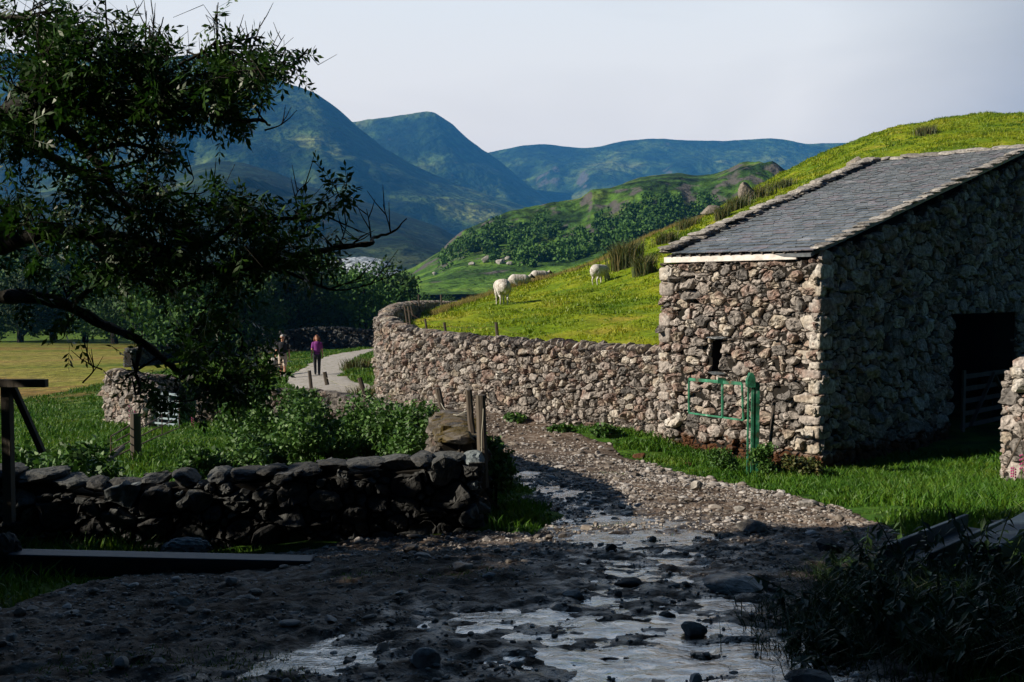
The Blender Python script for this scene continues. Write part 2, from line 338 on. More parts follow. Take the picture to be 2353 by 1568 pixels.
# ---- track
def track_bump(x, y):
    k = np.clip((26-y)/8, 0, 1); return .026*fbm(x*1.1, y*1.5, 0, 4, 31)+.022*fbm(x*4.5, y*6, 0, 3, 33)*k+.028*fbm(x*12, y*14, 0, 2, 34)*k*np.clip((15-y)/3, 0, 1)
wet_c = np.array([(.6,3.4,1.05),(.6,4.4,.9),(.78,5.2,.7),(.95,6.3,.5),(1.0,7.3,.8),(.95,8.2,.95),(.9,9.0,.8),(.8,10.5,.45),(.6,12.5,.36),(.25,15,.28),(.15,17,.2)])
def wetness(x, y):
    d, v, s = seg_dist(x, y, wet_c); w = v[..., 0]-d+.35*fbm(x*1.2, y*1.2, 0, 3, 41)
    d2, v2, s2 = seg_dist(x, y, np.array([(-1.0,4.2,.35),(-.3,5.1,.3),(.4,5.0,.4)])); w2 = v2[..., 0]-d2+.25*fbm(x*1.6, y*1.6, 0, 3, 43)
    return np.maximum(w, w2)
def track_z(x, y):
    w = np.clip(wetness(x, y)/.5, -.3, 1)
    return low(x, y)+track_bump(x, y)-.026*w+.0
ysT = np.concatenate([np.arange(-2, 3, .3), np.arange(3, 14, .045), np.arange(14, 26, .09), np.arange(26, 64, .3)])
T = MB()
for (x0, x1, y0, y1, st) in ((-5.2,5.6,2.4,14.0,.034),(-3.2,5,13.98,26,.09),(-12,1,25.9,66,.22),(-5,4,-4,2.42,.3)):
    X, Y = np.meshgrid(np.arange(x0, x1, st), np.arange(y0, y1+st, st))
    m = tmask(X, Y); Z = track_z(X, Y)+np.where(m < .0, np.clip(m*.35, -.3, 0), 0)
    V, Fq = gridmesh(X, Y, Z); k = (m.ravel()[Fq] > -.3).all(1)
    u, inv = np.unique(Fq[k], return_inverse=True)
    T.add(V[u], inv.reshape(-1, 4), np.clip(wetness(V[u][:, 0], V[u][:, 1])*1.1+.75, 0, 1)*np.clip((17-V[u][:, 1])/3, 0, 1))
def track_mat():
    m, nt, N, L, B = newmat('stony_dirt')
    g = N.new('ShaderNodeNewGeometry'); pos = g.outputs['Position']
    def noise(sc, det=6):
        n = N.new('ShaderNodeTexNoise'); n.inputs['Scale'].default_value = sc; n.inputs['Detail'].default_value = det; L.new(pos, n.inputs['Vector']); return n.outputs[0]
    base = ramp(N, [(.05,.035,.025,.3),(.15,.11,.085,.48),(.24,.2,.17,.62),(.33,.3,.28,.78)]); L.new(noise(9, 9), base.inputs[0])
    big = N.new('ShaderNodeMapRange'); big.inputs[1].default_value = .38; big.inputs[2].default_value = .62; big.inputs[3].default_value = .55; big.inputs[4].default_value = 1.15; L.new(noise(.9), big.inputs[0])
    vm = N.new('ShaderNodeVectorMath'); vm.operation = 'SCALE'; L.new(base.outputs[0], vm.inputs[0]); L.new(big.outputs[0], vm.inputs['Scale'])
    sp = N.new('ShaderNodeSeparateXYZ'); L.new(pos, sp.inputs[0])
    mr = N.new('ShaderNodeMapRange'); mr.inputs[1].default_value = 28; mr.inputs[2].default_value = 36; L.new(sp.outputs[1], mr.inputs[0])
    fr = ramp(N, [(.16,.17,.07,.30),(.35,.33,.31,.42),(.43,.41,.40,.8)]); L.new(noise(4.5, 9), fr.inputs[0])
    mx = N.new('ShaderNodeMix'); mx.data_type = 'RGBA'; L.new(mr.outputs[0], mx.inputs[0]); L.new(vm.outputs[0], mx.inputs[6]); L.new(fr.outputs[0], mx.inputs[7])
    L.new(mx.outputs[2], B.inputs['Base Color'])
    # damp ground around the runnel is smoother
    at = N.new('ShaderNodeAttribute'); at.attribute_name = 'rnd'
    wn = N.new('ShaderNodeMath'); wn.operation = 'MULTIPLY_ADD'; L.new(noise(7, 8), wn.inputs[0]); wn.inputs[1].default_value = 3.0; wn.inputs[2].default_value = -1.1
    wm = N.new('ShaderNodeMath'); wm.operation = 'MULTIPLY'; wm.use_clamp = True; L.new(wn.outputs[0], wm.inputs[0]); L.new(at.outputs['Fac'], wm.inputs[1])
    rg = N.new('ShaderNodeMapRange'); rg.inputs[3].default_value = .85; rg.inputs[4].default_value = .09; L.new(wm.outputs[0], rg.inputs[0]); L.new(rg.outputs[0], B.inputs['Roughness'])
    dk = N.new('ShaderNodeMapRange'); dk.inputs[3].default_value = 1; dk.inputs[4].default_value = .3; L.new(at.outputs['Fac'], dk.inputs[0])  # wet darkening, spread wide to deepen the shade on the near ground too
    v2 = N.new('ShaderNodeVectorMath'); v2.operation = 'SCALE'; L.new(mx.outputs[2], v2.inputs[0]); L.new(dk.outputs[0], v2.inputs['Scale']); L.new(v2.outputs[0], B.inputs['Base Color'])
    sg_ = N.new('ShaderNodeMapRange'); sg_.inputs[3].default_value = .12; sg_.inputs[4].default_value = 1.0; L.new(wm.outputs[0], sg_.inputs[0]); L.new(sg_.outputs[0], B.inputs['Specular IOR Level'])
    bp = N.new('ShaderNodeBump'); bp.inputs['Distance'].default_value = .025; L.new(noise(26, 9), bp.inputs['Height']); L.new(bp.outputs[0], B.inputs['Normal'])
    return m
struct(build('track', T, track_mat(), smooth=True))
# ---- running water: a thin sheet that follows the slope and drowns the low parts of the track
Wt = MB()
X, Y = np.meshgrid(np.arange(-2.6, 3.6, .045), np.arange(2.8, 17, .028)); w = wetness(X, Y)
LL = (low(X, Y)+.02*fbm(X*4.5, Y*3.2, 0, 3, 57))/.018; fr = LL-np.floor(LL); Z = .018*(np.floor(LL)+.45*fr+.55*np.clip((fr-.5)/.5, 0, 1)**1.5)-.012-np.clip(.12-w, 0, 1)*.12
V, Fq = gridmesh(X, Y, Z); k = (w.ravel()[Fq] > -.05).all(1); u, inv = np.unique(Fq[k], return_inverse=True); Wt.add(V[u], inv.reshape(-1, 4), .5)
def water_mat():
    m, nt, N, L, B = newmat('shallow_water')
    B.inputs['Base Color'].default_value = (.02,.018,.014,1); B.inputs['Roughness'].default_value = .06; B.inputs['IOR'].default_value = 1.8; B.inputs['Coat Weight'].default_value = 1; B.inputs['Coat IOR'].default_value = 2.4; B.inputs['Coat Roughness'].default_value = .05
    g = N.new('ShaderNodeNewGeometry'); mp = N.new('ShaderNodeMapping'); mp.inputs['Scale'].default_value = (.8,1,1); L.new(g.outputs['Position'], mp.inputs[0])
    n = N.new('ShaderNodeTexNoise'); n.inputs['Scale'].default_value = 13; n.inputs['Detail'].default_value = 5; n.inputs['Roughness'].default_value = .6; n.inputs['Distortion'].default_value = .8; L.new(mp.outputs[0], n.inputs['Vector'])
    bp = N.new('ShaderNodeBump'); bp.inputs['Distance'].default_value = .013; bp.inputs['Strength'].default_value = 1; L.new(n.outputs[0], bp.inputs['Height']); L.new(bp.outputs[0], B.inputs['Normal']); L.new(bp.outputs[0], B.inputs['Coat Normal'])
    return m
struct(build('water', Wt, water_mat(), smooth=True))
# ------------------------------------------------------------------ rocks
def ico(sub):
    t = (1+5**.5)/2
    V = [(-1,t,0),(1,t,0),(-1,-t,0),(1,-t,0),(0,-1,t),(0,1,t),(0,-1,-t),(0,1,-t),(t,0,-1),(t,0,1),(-t,0,-1),(-t,0,1)]
    Fc = [(0,11,5),(0,5,1),(0,1,7),(0,7,10),(0,10,11),(1,5,9),(5,11,4),(11,10,2),(10,7,6),(7,1,8),(3,9,4),(3,4,2),(3,2,6),(3,6,8),(3,8,9),(4,9,5),(2,4,11),(6,2,10),(8,6,7),(9,8,1)]
    V = [np.array(v)/np.linalg.norm(v) for v in V]
    for _ in range(sub):
        c = {}; nf = []
        def mid(a, b):
            k = (min(a,b), max(a,b))
            if k not in c: v = V[a]+V[b]; V.append(v/np.linalg.norm(v)); c[k] = len(V)-1
            return c[k]
        for a, b, d in Fc:
            x, y, z = mid(a,b), mid(b,d), mid(d,a); nf += [(a,x,z),(b,y,x),(d,z,y),(x,y,z)]
        Fc = nf
    return np.array(V), np.array(Fc)
ICO = {i: ico(i) for i in (0, 1, 2, 3)}
def rocks(mb, C, S, sub=1, planes=7, rot=True, flat=1.0, m=0, rnd=None, noise=.08):
    """facetted stones: spheres cut by random planes. C centres (K,3), S sizes (K,3) half extents"""
    C = np.asarray(C, float); S = np.asarray(S, float); K = len(C)
    V0, F0 = ICO[sub]; V = np.repeat(V0[None], K, 0)
    for _ in range(planes):
        n = rs.normal(size=(K, 3)); n /= np.linalg.norm(n, axis=1)[:, None]; d = rs.uniform(.55, .85, K)
        ov = np.maximum((V*n[:, None, :]).sum(-1)-d[:, None], 0); V = V-n[:, None, :]*ov[..., None]
    V = V*(1+noise*rs.normal(size=V.shape[:2])[..., None]*.5)
    V = V*S[:, None, :]
    if rot:
        a = rs.uniform(0, 2*PI, K) if rot is True else np.zeros(K)+rot
        c, s = np.cos(a)[:, None], np.sin(a)[:, None]
        V = np.stack([V[..., 0]*c-V[..., 1]*s, V[..., 0]*s+V[..., 1]*c, V[..., 2]], -1)
    V = V+C[:, None, :]
    Fa = (F0[None]+np.arange(K)[:, None, None]*len(V0)).reshape(-1, 3)
    r = np.repeat(rs.uniform(0, 1, K) if rnd is None else np.zeros(K)+rnd, len(V0))
    mb.add(V.reshape(-1, 3), Fa, r, m)
def rubble(mb, L, H, size, mapf, topf=None, holes=(), aspect=1.45, bulge=.05, gap=.009, jit=.45, depth=.1, grade=0):
    """fills a length x height sheet with close fitted irregular stones (power diagram cells), mapf(s,t,n)->world"""
    pts = []; R = []; cell = {}
    area = L*H; tries = int(area/(size*size*aspect)*38)
    Sx = rs.uniform(0, L, tries); Sy = rs.uniform(0, H, tries); U = rs.uniform(0, 1, tries)
    gs = size*1.6
    phase = [(2.6, 1), (1.3, .9), (.75, .75)]
    for i in range(tries):
        f = i/tries; x = Sx[i]/aspect; y = Sy[i]
        r = size*(1.0 if f < .05 else (.6 if f < .3 else .3))*(.7+.6*U[i])
        if grade: r *= 1+grade*(1-Sy[i]/H)
        cx, cy = int(x/gs), int(y/gs); ok = True
        for a in range(cx-2, cx+3):
            for b in range(cy-2, cy+3):
                for j in cell.get((a, b), ()):
                    if (pts[j][0]-x)**2+(pts[j][1]-y)**2 < ((R[j]+r)*.80)**2: ok = False; break
                if not ok: break
            if not ok: break
        if ok: cell.setdefault((cx, cy), []).append(len(pts)); pts.append((x, y)); R.append(r)
    p = np.array(pts); R = np.array(R); K = len(p); Mv = 16; th = np.arange(Mv)*2*PI/Mv
    D = ((p[:, None]-p[None])**2).sum(-1); np.fill_diagonal(D, 1e9)
    nb = np.argsort(D, 1)[:, :16]
    v = p[nb]-p[:, None]; dist = np.linalg.norm(v, axis=-1); bd = (dist**2+R[:, None]**2-R[nb]**2)/(2*dist)
    ph = np.arctan2(v[..., 1], v[..., 0])
    cosv = np.cos(th[None, None, :]-ph[..., None]); rr = np.where(cosv > .02, bd[..., None]/np.maximum(cosv, .02), 1e9)
    r = rr.min(1)
    def half(nx, ny, d):   # keep points with nx*x+ny*y<d
        nonlocal r
        c = nx*np.cos(th)+ny*np.sin(th)
        dd = d-(nx*p[:, 0]+ny*p[:, 1])
        r = np.minimum(r, np.where(c[None] > .02, np.maximum(dd, .01)[:, None]/np.maximum(c, .02)[None], 1e9))
    half(-1, 0, 0); half(1, 0, L/aspect); half(0, -1, 0)
    if topf is None: half(0, 1, H)
    keep = np.ones(K, bool)
    for (a, b, c, d) in holes:
        ax, bx = a/aspect, b/aspect
        ins = (p[:, 0] > ax) & (p[:, 0] < bx) & (p[:, 1] > c) & (p[:, 1] < d); keep &= ~ins
        for (msk, nx, ny, lim) in (((p[:, 0] <= ax) & (p[:, 1] > c) & (p[:, 1] < d), 1, 0, ax), ((p[:, 0] >= bx) & (p[:, 1] > c) & (p[:, 1] < d), -1, 0, -bx),
                                   ((p[:, 1] <= c) & (p[:, 0] > ax-.2) & (p[:, 0] < bx+.2), 0, 1, c), ((p[:, 1] >= d) & (p[:, 0] > ax-.2) & (p[:, 0] < bx+.2), 0, -1, -d)):
            cc = nx*np.cos(th)+ny*np.sin(th); dd = lim-(nx*p[:, 0]+ny*p[:, 1])
            lim_r = np.where(cc[None] > .02, np.maximum(dd, .01)[:, None]/np.maximum(cc, .02)[None], 1e9)
            r = np.where(msk[:, None], np.minimum(r, lim_r), r)
    if topf is not None: keep &= p[:, 1]+R*.3 < topf(p[:, 0]*aspect)
    r = np.minimum(r, R[:, None]*2.1)
    sm = .25*np.roll(r, 1, 1)+.5*r+.25*np.roll(r, -1, 1); r = np.minimum(r*.985, .15*sm+.85*r)
    r = np.maximum(r*(1+.065*rs.normal(size=r.shape))-gap, .008)
    p = p[keep]; r = r[keep]; R = R[keep]; K = len(p)
    rings = [(1.0, -depth, 1.0), (1.0, 0.0, 1.0), (.9, .7, .9), (.62, 1.0, .95), (.25, 1.04, 1)]
    tx = rs.normal(0, jit*1.25, K); ty = rs.normal(0, jit*1.1, K)-.1
    b = bulge*(R/size)*rs.uniform(.5, 1.35, K)+.004; off = rs.normal(0, bulge*.3, K)
    V = []
    for q, (f, h, w) in enumerate(rings):
        x = p[:, :1]+r*f*np.cos(th); y = p[:, 1:]+r*f*np.sin(th)
        if h < 0: n = np.full(x.shape, h)
        else:
            n = off[:, None]+b[:, None]*h+h*(tx[:, None]*(x-p[:, :1])+ty[:, None]*(y-p[:, 1:]))
            if 0 < q < 5: n = n+b[:, None]*.22*rs.normal(size=x.shape)*(q > 1)
        V.append(np.stack([x*aspect, y, n], -1))
    cen = np.stack([p[:, 0]*aspect, p[:, 1], off+b*1.05], -1)[:, None]
    V = np.concatenate(V+[cen], 1); nv = V.shape[1]
    sv, hv = V[..., 0].ravel(), V[..., 1].ravel(); ed = np.clip(np.minimum(sv, L-sv)/.25, 0, 1)
    for (a, b, c_, d_) in holes: ed = ed*np.clip(np.maximum(np.maximum(a-sv, sv-b), np.maximum(c_-hv, hv-d_))/.2, 0, 1)
    q1 = size*.8*fbm(sv*.28/size, hv*1.0/size, 0, 2, 61); q2 = size*.35*fbm(sv*.8/size, hv*.3/size, 0, 2, 62)
    W = mapf(sv+q2*ed, hv+q1*ed, V[..., 2].ravel())
    j = np.arange(Mv); j2 = (j+1) % Mv; fq = np.concatenate([np.stack([q*Mv+j, q*Mv+j2, (q+1)*Mv+j2, (q+1)*Mv+j], -1) for q in range(len(rings)-1)])
    q = len(rings)-1; ft = np.stack([q*Mv+j, q*Mv+j2, np.full(Mv, nv-1)], -1)
    o = np.arange(K)[:, None, None]*nv
    mb.add(W, [(fq[None]+o).reshape(-1, 4), (ft[None]+o).reshape(-1, 3)], np.repeat(rs.uniform(0, 1, K), nv))
def stone_wall(name, label, pts, thick=.5, size=.13, matn='wall', cope=.14, front=1, both=True, sub=1, grade=.0, bulge=.045, jit=.45, group=None, copeflat=False, end=False, cat='stone wall'):
    """dry stone wall along pts (x,y,zbase,ztop); front side is the left (+1) or right (-1) of the path"""
    p = catmull(pts, 5) if len(pts) > 2 else np.array(pts, float)
    seg = np.linalg.norm(np.diff(p[:, :2], axis=0), axis=1); S = np.concatenate([[0], np.cumsum(seg)]); L = S[-1]
    tan = np.gradient(p[:, :2], S, axis=0); tan /= np.linalg.norm(tan, axis=1)[:, None]
    nor = np.stack([-tan[:, 1], tan[:, 0]], 1)
    H = (p[:, 3]-p[:, 2]).max()+.35
    t = thing(name, label, cat, (p[0, 0], p[0, 1], p[0, 2]), group)
    fs = MB()
    for side in ((front, -front) if both else (front,)):
        def mf(s, h, n, side=side):
            x = np.interp(s, S, p[:, 0]); y = np.interp(s, S, p[:, 1]); zb = np.interp(s, S, p[:, 2])-.3
            nx = np.interp(s, S, nor[:, 0])*side; ny = np.interp(s, S, nor[:, 1])*side
            w = thick/2*(1.12-.22*h/H)+n+.02*np.sin(s*1.7+h*2)
            return np.stack([x+nx*w, y+ny*w, zb+h], -1)
        rubble(fs, L, H, size, mf, topf=lambda s: np.interp(s, S, p[:, 3]-p[:, 2])+.3-cope*.5, bulge=bulge, jit=jit, grade=grade)
    if end:
        for (q, sg) in ((0, -1), (-1, 1)):
            d = tan[q]*sg; nn = nor[q]
            def me_(s, h, n): return np.stack([p[q, 0]+nn[0]*(s-thick/2)+d[0]*n, p[q, 1]+nn[1]*(s-thick/2)+d[1]*n, p[q, 2]-.3+h], -1)
            rubble(fs, thick, p[q, 3]-p[q, 2]+.25, size, me_, bulge=bulge, jit=jit)
    build('stone_face', fs, M[matn], t)
    c = MB(); w = thick/2*.88
    V = []
    for i in range(len(p)):
        for sg in (-1, 1):
            V.append((p[i, 0]+nor[i, 0]*w*sg, p[i, 1]+nor[i, 1]*w*sg, p[i, 2]-.4)); V.append((p[i, 0]+nor[i, 0]*w*.85*sg, p[i, 1]+nor[i, 1]*w*.85*sg, p[i, 3]-cope*.75))
    Fc = []
    for i in range(len(p)-1):
        a = i*4; b = a+4; Fc += [(a, b, b+1, a+1), (a+2, a+3, b+3, b+2), (a+1, b+1, b+3, a+3), (a, a+2, b+2, b)]
    e = (len(p)-1)*4; Fc += [(0, 1, 3, 2), (e, e+2, e+3, e+1)]
    c.add(V, np.array(Fc)); build('core', c, M['core'], t)
    if cope:
        k = MB(); n = int(L/(cope*(1.5 if copeflat else .62))); s = np.sort(rs.uniform(0, L, n)); s = np.linspace(0, L, n)+rs.normal(0, cope*.12, n)
        x = np.interp(s, S, p[:, 0]); y = np.interp(s, S, p[:, 1]); z = np.interp(s, S, p[:, 3])-cope*.35
        ang = np.arctan2(np.interp(s, S, tan[:, 1]), np.interp(s, S, tan[:, 0]))+rs.normal(0, .25, n)
        for i in range(n):
            if copeflat: sz = (cope*rs.uniform(.7, 1.5), thick*rs.uniform(.4, .62), cope*rs.uniform(.25, .5))
            else: sz = (cope*rs.uniform(.3, .6), thick*rs.uniform(.42, .6), cope*rs.uniform(.55, .95))
            rocks(k, [(x[i], y[i], z[i]+rs.uniform(-.3, .3)*cope*.4)], [sz], sub=2, rot=ang[i] or .01)
        build('coping', k, M[matn], t)
    return t
# ------------------------------------------------------------------ field walls
g_w = 'dry stone walls of the lane and fields'
CW = [(3.6,20.56,-3.08,-1.2),(1.40,22.95,-3.13,-1.2),(-.84,25,-3.0,-1.15),(-2.08,27,-3.05,-1.12),(-3.07,28.5,-3.11,-1.0),(-3.82,30.5,-3.25,-.78),(-4.15,34,-3.3,-.6),(-4.5,42,-3.4,-.52),(-4.6,58,-3.5,-.62),(-3.4,80,-3.9,-.9)]
stone_wall('stone_wall', 'tall sunlit dry stone wall curving from the barn round the foot of the green hillside', CW, .55, .09, 'wall', .17, front=1, both=True, bulge=.055, jit=.6)
CWp = catmull(CW, 5)[:, :2]
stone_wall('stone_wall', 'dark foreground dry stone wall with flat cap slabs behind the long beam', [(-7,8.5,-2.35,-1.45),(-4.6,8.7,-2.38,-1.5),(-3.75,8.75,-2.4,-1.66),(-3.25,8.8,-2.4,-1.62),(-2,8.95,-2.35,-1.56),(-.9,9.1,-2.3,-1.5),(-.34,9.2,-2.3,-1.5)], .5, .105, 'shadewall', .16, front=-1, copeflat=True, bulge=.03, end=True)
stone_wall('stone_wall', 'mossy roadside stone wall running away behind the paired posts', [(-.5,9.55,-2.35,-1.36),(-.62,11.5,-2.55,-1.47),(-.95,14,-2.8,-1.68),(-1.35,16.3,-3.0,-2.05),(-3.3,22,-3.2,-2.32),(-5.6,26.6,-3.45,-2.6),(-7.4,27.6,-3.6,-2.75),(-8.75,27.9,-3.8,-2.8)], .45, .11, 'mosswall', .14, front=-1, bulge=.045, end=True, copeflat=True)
stone_wall('stone_wall', 'stubby round-ended stone wall left of the pale field gate', [(-10.05,28.1,-3.9,-2.75),(-11.2,29.4,-4.0,-2.45),(-12.2,30.6,-4.1,-2.45),(-12.6,33,-4.3,-2.75),(-13,38,-4.5,-3.3)], .6, .13, 'wall', .16, front=-1, bulge=.05, end=True)
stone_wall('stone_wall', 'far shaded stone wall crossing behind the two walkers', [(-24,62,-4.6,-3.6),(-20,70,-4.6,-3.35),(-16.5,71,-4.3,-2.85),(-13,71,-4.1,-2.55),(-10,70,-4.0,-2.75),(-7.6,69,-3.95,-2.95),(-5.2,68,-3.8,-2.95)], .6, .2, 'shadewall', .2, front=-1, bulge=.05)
stone_wall('stone_wall', 'short sunlit wall end with loose stones at the right edge beside foxgloves', [(7.6,15.0,-2.95,-1.15),(8.4,15.1,-2.95,-.85),(11,15.2,-2.9,-.8)], .5, .12, 'wall', .16, front=-1, bulge=.05, end=True)
# ------------------------------------------------------------------ green hillside
def side_right(x, y):
    d, v, s = seg_dist(x, y, CWp); return d, s
hs = MB()
for (x0, x1, y0, y1, st) in ((-5.5,14,16,64,.22),(13.9,60,16,80,.6),(-5.5,14,63.9,100,.8),(13.9,60,79.9,130,1.5),(59.8,220,0,130,4)):
    X, Y = np.meshgrid(np.arange(x0, x1+st, st), np.arange(y0, y1+st, st)); Z = hill(X, Y)
    d, s = side_right(X, Y); ok = (s < 0) & (d > -.01)
    Nn = np.array([5.57,18.0]); gd = np.array([.738,.675]); en = np.array([.675,-.738])
    inb = ((X-3.1)*en[0]+(Y-20.7)*en[1] > -.4)   # barn side kept clear
    inb &= ((X-3.1)*gd[0]+(Y-20.7)*gd[1] < 16)
    ok &= ~inb
    V, Fq = gridmesh(X, Y, Z); k = ok.ravel()[Fq].all(1); u, inv = np.unique(Fq[k], return_inverse=True)
    if k.any(): hs.add(V[u], inv.reshape(-1, 4), .5)
hm = mat('hill_turf', [(.06,.13,.006),(.13,.2,.008),(.2,.25,.010),(.28,.25,.03)], scale=.4, wr=0, rough=.95, bump=.06, bscale=6, spec=.1, mottle=.3, mscale=4)
struct(build('hillside', hs, hm, smooth=True))
# ------------------------------------------------------------------ barn
E2 = np.array([.675,-.738]); G2 = np.array([.738,.675]); FC = np.array([3.1,20.7]); NC = FC+E2*3.66
GL = 9.5; barn = thing('barn', 'old stone barn with a slate roof and dark doorway beside the lane', 'barn', (NC[0], NC[1], -3.2))
bw = MB()
ZB = -3.45; ZE = .58
win = (1.30, 1.52, 1.62+.25, 2.25+.25)
def mleft(s, h, n): return np.stack([FC[0]+E2[0]*s-G2[0]*n, FC[1]+E2[1]*s-G2[1]*n, ZB+h], -1)
rubble(bw, 3.66, ZE-ZB, .105, mleft, holes=[win], bulge=.06, jit=.55, grade=.25, aspect=1.55)
ZR = 3.3
def gtop(t): return np.where(t < GL, .62+(ZR-.62)*t/GL, ZR-(t-GL)*.45)-ZB
def mgab(s, h, n): return np.stack([NC[0]+G2[0]*s+E2[0]*n, NC[1]+G2[1]*s+E2[1]*n, ZB+h], -1)
door = (5.45, 8.9, 0, 2.95)
rubble(bw, 10.6, ZR-ZB, .14, mgab, topf=lambda s: gtop(s)-.02, holes=[door], bulge=.045, jit=.35, aspect=1.5)
# core walls (solid, with real openings)
cb = MB()
RL = np.stack([E2.tolist()+[0], G2.tolist()+[0], [0,0,1]], 1)
def bb(mb, s0, s1, t0, t1, z0, z1, **k):   # s along eave wall from far corner, t along gable
    c = FC+E2*((s0+s1)/2)+G2*((t0+t1)/2); mb.box((c[0], c[1], (z0+z1)/2), (s1-s0, t1-t0, z1-z0), R=RL, **k)
w0, w1, wz0, wz1 = win[0], win[1], ZB+win[2], ZB+win[3]
bb(cb, .05, w0, .01, .5, ZB, ZE); bb(cb, w1, 3.62, .01, .5, ZB, ZE); bb(cb, w0, w1, .01, .5, ZB, wz0); bb(cb, w0, w1, .01, .5, wz1, ZE)
bb(cb, .05, .5, .5, 15, ZB, .6)                       # far side wall
def prism(mb, poly, s0, s1):
    V = []
    for s in (s0, s1):
        for t, z in poly: c = FC+E2*s+G2*t; V.append((c[0], c[1], z))
    n = len(poly); q = [(i, (i+1) % n, n+(i+1) % n, n+i) for i in range(n)]
    mb.add(V, [np.array(q), np.array([list(range(n))[::-1]]), np.array([list(range(n, 2*n))])])
dz = ZB+door[3]
gt = lambda t: float(gtop(np.array(t)))+ZB-.06
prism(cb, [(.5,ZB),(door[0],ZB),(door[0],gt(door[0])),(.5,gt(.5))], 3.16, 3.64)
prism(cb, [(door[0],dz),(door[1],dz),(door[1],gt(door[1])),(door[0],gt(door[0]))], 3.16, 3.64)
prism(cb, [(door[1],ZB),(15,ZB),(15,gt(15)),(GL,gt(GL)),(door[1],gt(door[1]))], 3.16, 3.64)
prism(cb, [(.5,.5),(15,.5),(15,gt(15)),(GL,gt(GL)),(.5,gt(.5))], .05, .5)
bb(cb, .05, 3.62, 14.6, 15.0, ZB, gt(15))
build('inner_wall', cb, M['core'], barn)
# quoins
qm = bw; z = ZB+.25; i = 0
while z < ZE-.08:
    h = rs.uniform(.16, .34); a, b = (rs.uniform(.35, .55), rs.uniform(.16, .26)) if i % 2 else (rs.uniform(.2, .32), rs.uniform(.35, .6))
    c = FC+E2*(3.68-a/2)+G2*(b/2-.035)
    V0, F0 = ICO[3]; Vv = np.sign(V0)*np.abs(V0)**.38; Vv = Vv/np.abs(Vv).max(0)*np.array([a/2+.02, b/2+.02, h/2-.006])
    Vv = Vv*(1+.03*fbm(V0[:, 0]*3+i, V0[:, 1]*3, V0[:, 2]*3, 3, i)[:, None]); Vv = Vv@RL.T
    qm.add(Vv+np.array([c[0], c[1], z+h/2]), F0, rs.choice([.3,.5,.62,.95,1.0,.9])); 
    if i % 3 != 0:
        a2 = rs.uniform(.2, .4); c = FC+E2*(a2/2-.03)+G2*(.12)
        V2 = np.sign(V0)*np.abs(V0)**.38; V2 = V2/np.abs(V2).max(0)*np.array([a2/2, .2, h/2-.006]); V2 = V2*(1+.03*fbm(V0[:, 0]*3+i, V0[:, 1]*3, V0[:, 2]*3, 3, i+50)[:, None]); V2 = V2@RL.T
        qm.add(V2+np.array([c[0], c[1], z+h/2]), F0, rs.choice([.3,.5,.9,1.0]))
    z += h; i += 1
build('wall', bw, M['barn'], barn)
wt = link('window', None, barn); wc = FC+E2*((w0+w1)/2); wt.location = (wc[0]-barn.location[0], wc[1]-barn.location[1], wz0-barn.location[2])
lm = MB(); c = FC+E2*((w0+w1)/2)-G2*.02; rocks(lm, [(c[0], c[1], wz1+.04)], [(.26,.13,.03)], sub=2, rot=math.atan2(E2[1], E2[0])); build('lintel', lm, M['slate'], wt)
lm = MB(); c = FC+E2*((w0+w1)/2)-G2*.04; rocks(lm, [(c[0], c[1], wz0-.035)], [(.24,.13,.03)], sub=2, rot=math.atan2(E2[1], E2[0])); build('sill', lm, M['slate'], wt)
# fascia board and rafter ends under the eave
fb = MB(); bb(fb, .12, 3.2, -.075, -.035, .585, .70, bev=.006); build('fascia_board', fb, M['white'], barn)
fb = MB()
for q in range(13): bb(fb, .3+q*.24, .34+q*.24, -.1, .05, .705, .74)
build('rafter_ends', fb, M['wood'], barn)
# roof
eF = P(1531,586,20.75)-0; eN = P(1862,579,18.0); rN = np.array([*(NC+G2*9.5), 3.5]); rF = np.array([*(FC+G2*9.35-E2*.25), 3.5])
nx = np.cross(eN-eF, rF-eF); nx /= np.linalg.norm(nx); nx = nx if nx[2] > 0 else -nx
rt = MB(); NR = 46
def roofpt(a, b): return (eF*(1-a)+eN*a)*(1-b)+(rF*(1-a)+rN*a)*b
def pslab(mb, a0, a1, b0, b1, t0, t1, lift0, lift1, rnd):
    V = [roofpt(a0, b0)+nx*lift0, roofpt(a1, b0)+nx*lift0, roofpt(a1, b1)+nx*lift1, roofpt(a0, b1)+nx*lift1]
    V2 = [v-nx*t0 for v in V]
    mb.add(V+V2, np.array([[0,1,2,3],[7,6,5,4],[0,4,5,1],[1,5,6,2],[2,6,7,3],[3,7,4,0]]), rnd)
for j in range(NR):
    b0 = (j/NR)**.93; b1 = min(((j+1.7)/NR)**.93, 1.01); wv = rs.uniform(.17, .26)/3.7*(1.25-.5*j/NR); a = -.02-rs.uniform(0, wv)
    rowr = rs.normal(.0, .08)
    while a < 1.0:
        w_ = wv*rs.uniform(.7, 1.35); a1 = min(a+w_, 1.03)
        if a1 > -.02: pslab(rt, max(a, -.03)+.0012, a1-.0012, b0-rs.uniform(0, .0022), b1, .018, 0, .045+rs.uniform(-.006, .01), .012, float(np.clip(rs.uniform(.1, .9)+rowr, 0, 1)))
        a = a+w_
roof = build('roof', rt, M['slate'], barn)
vr = MB(); c0 = [eF, eN, rN, rF]; Vd = [v-nx*.03 for v in c0]+[v-nx*.09 for v in c0]
bk = np.array([*(NC+G2*15.3), .9]); bk2 = np.array([*(FC+G2*15.3), .9])
vr.add(Vd, np.array([[0,1,2,3],[7,6,5,4],[0,4,5,1],[1,5,6,2],[3,7,4,0]]))
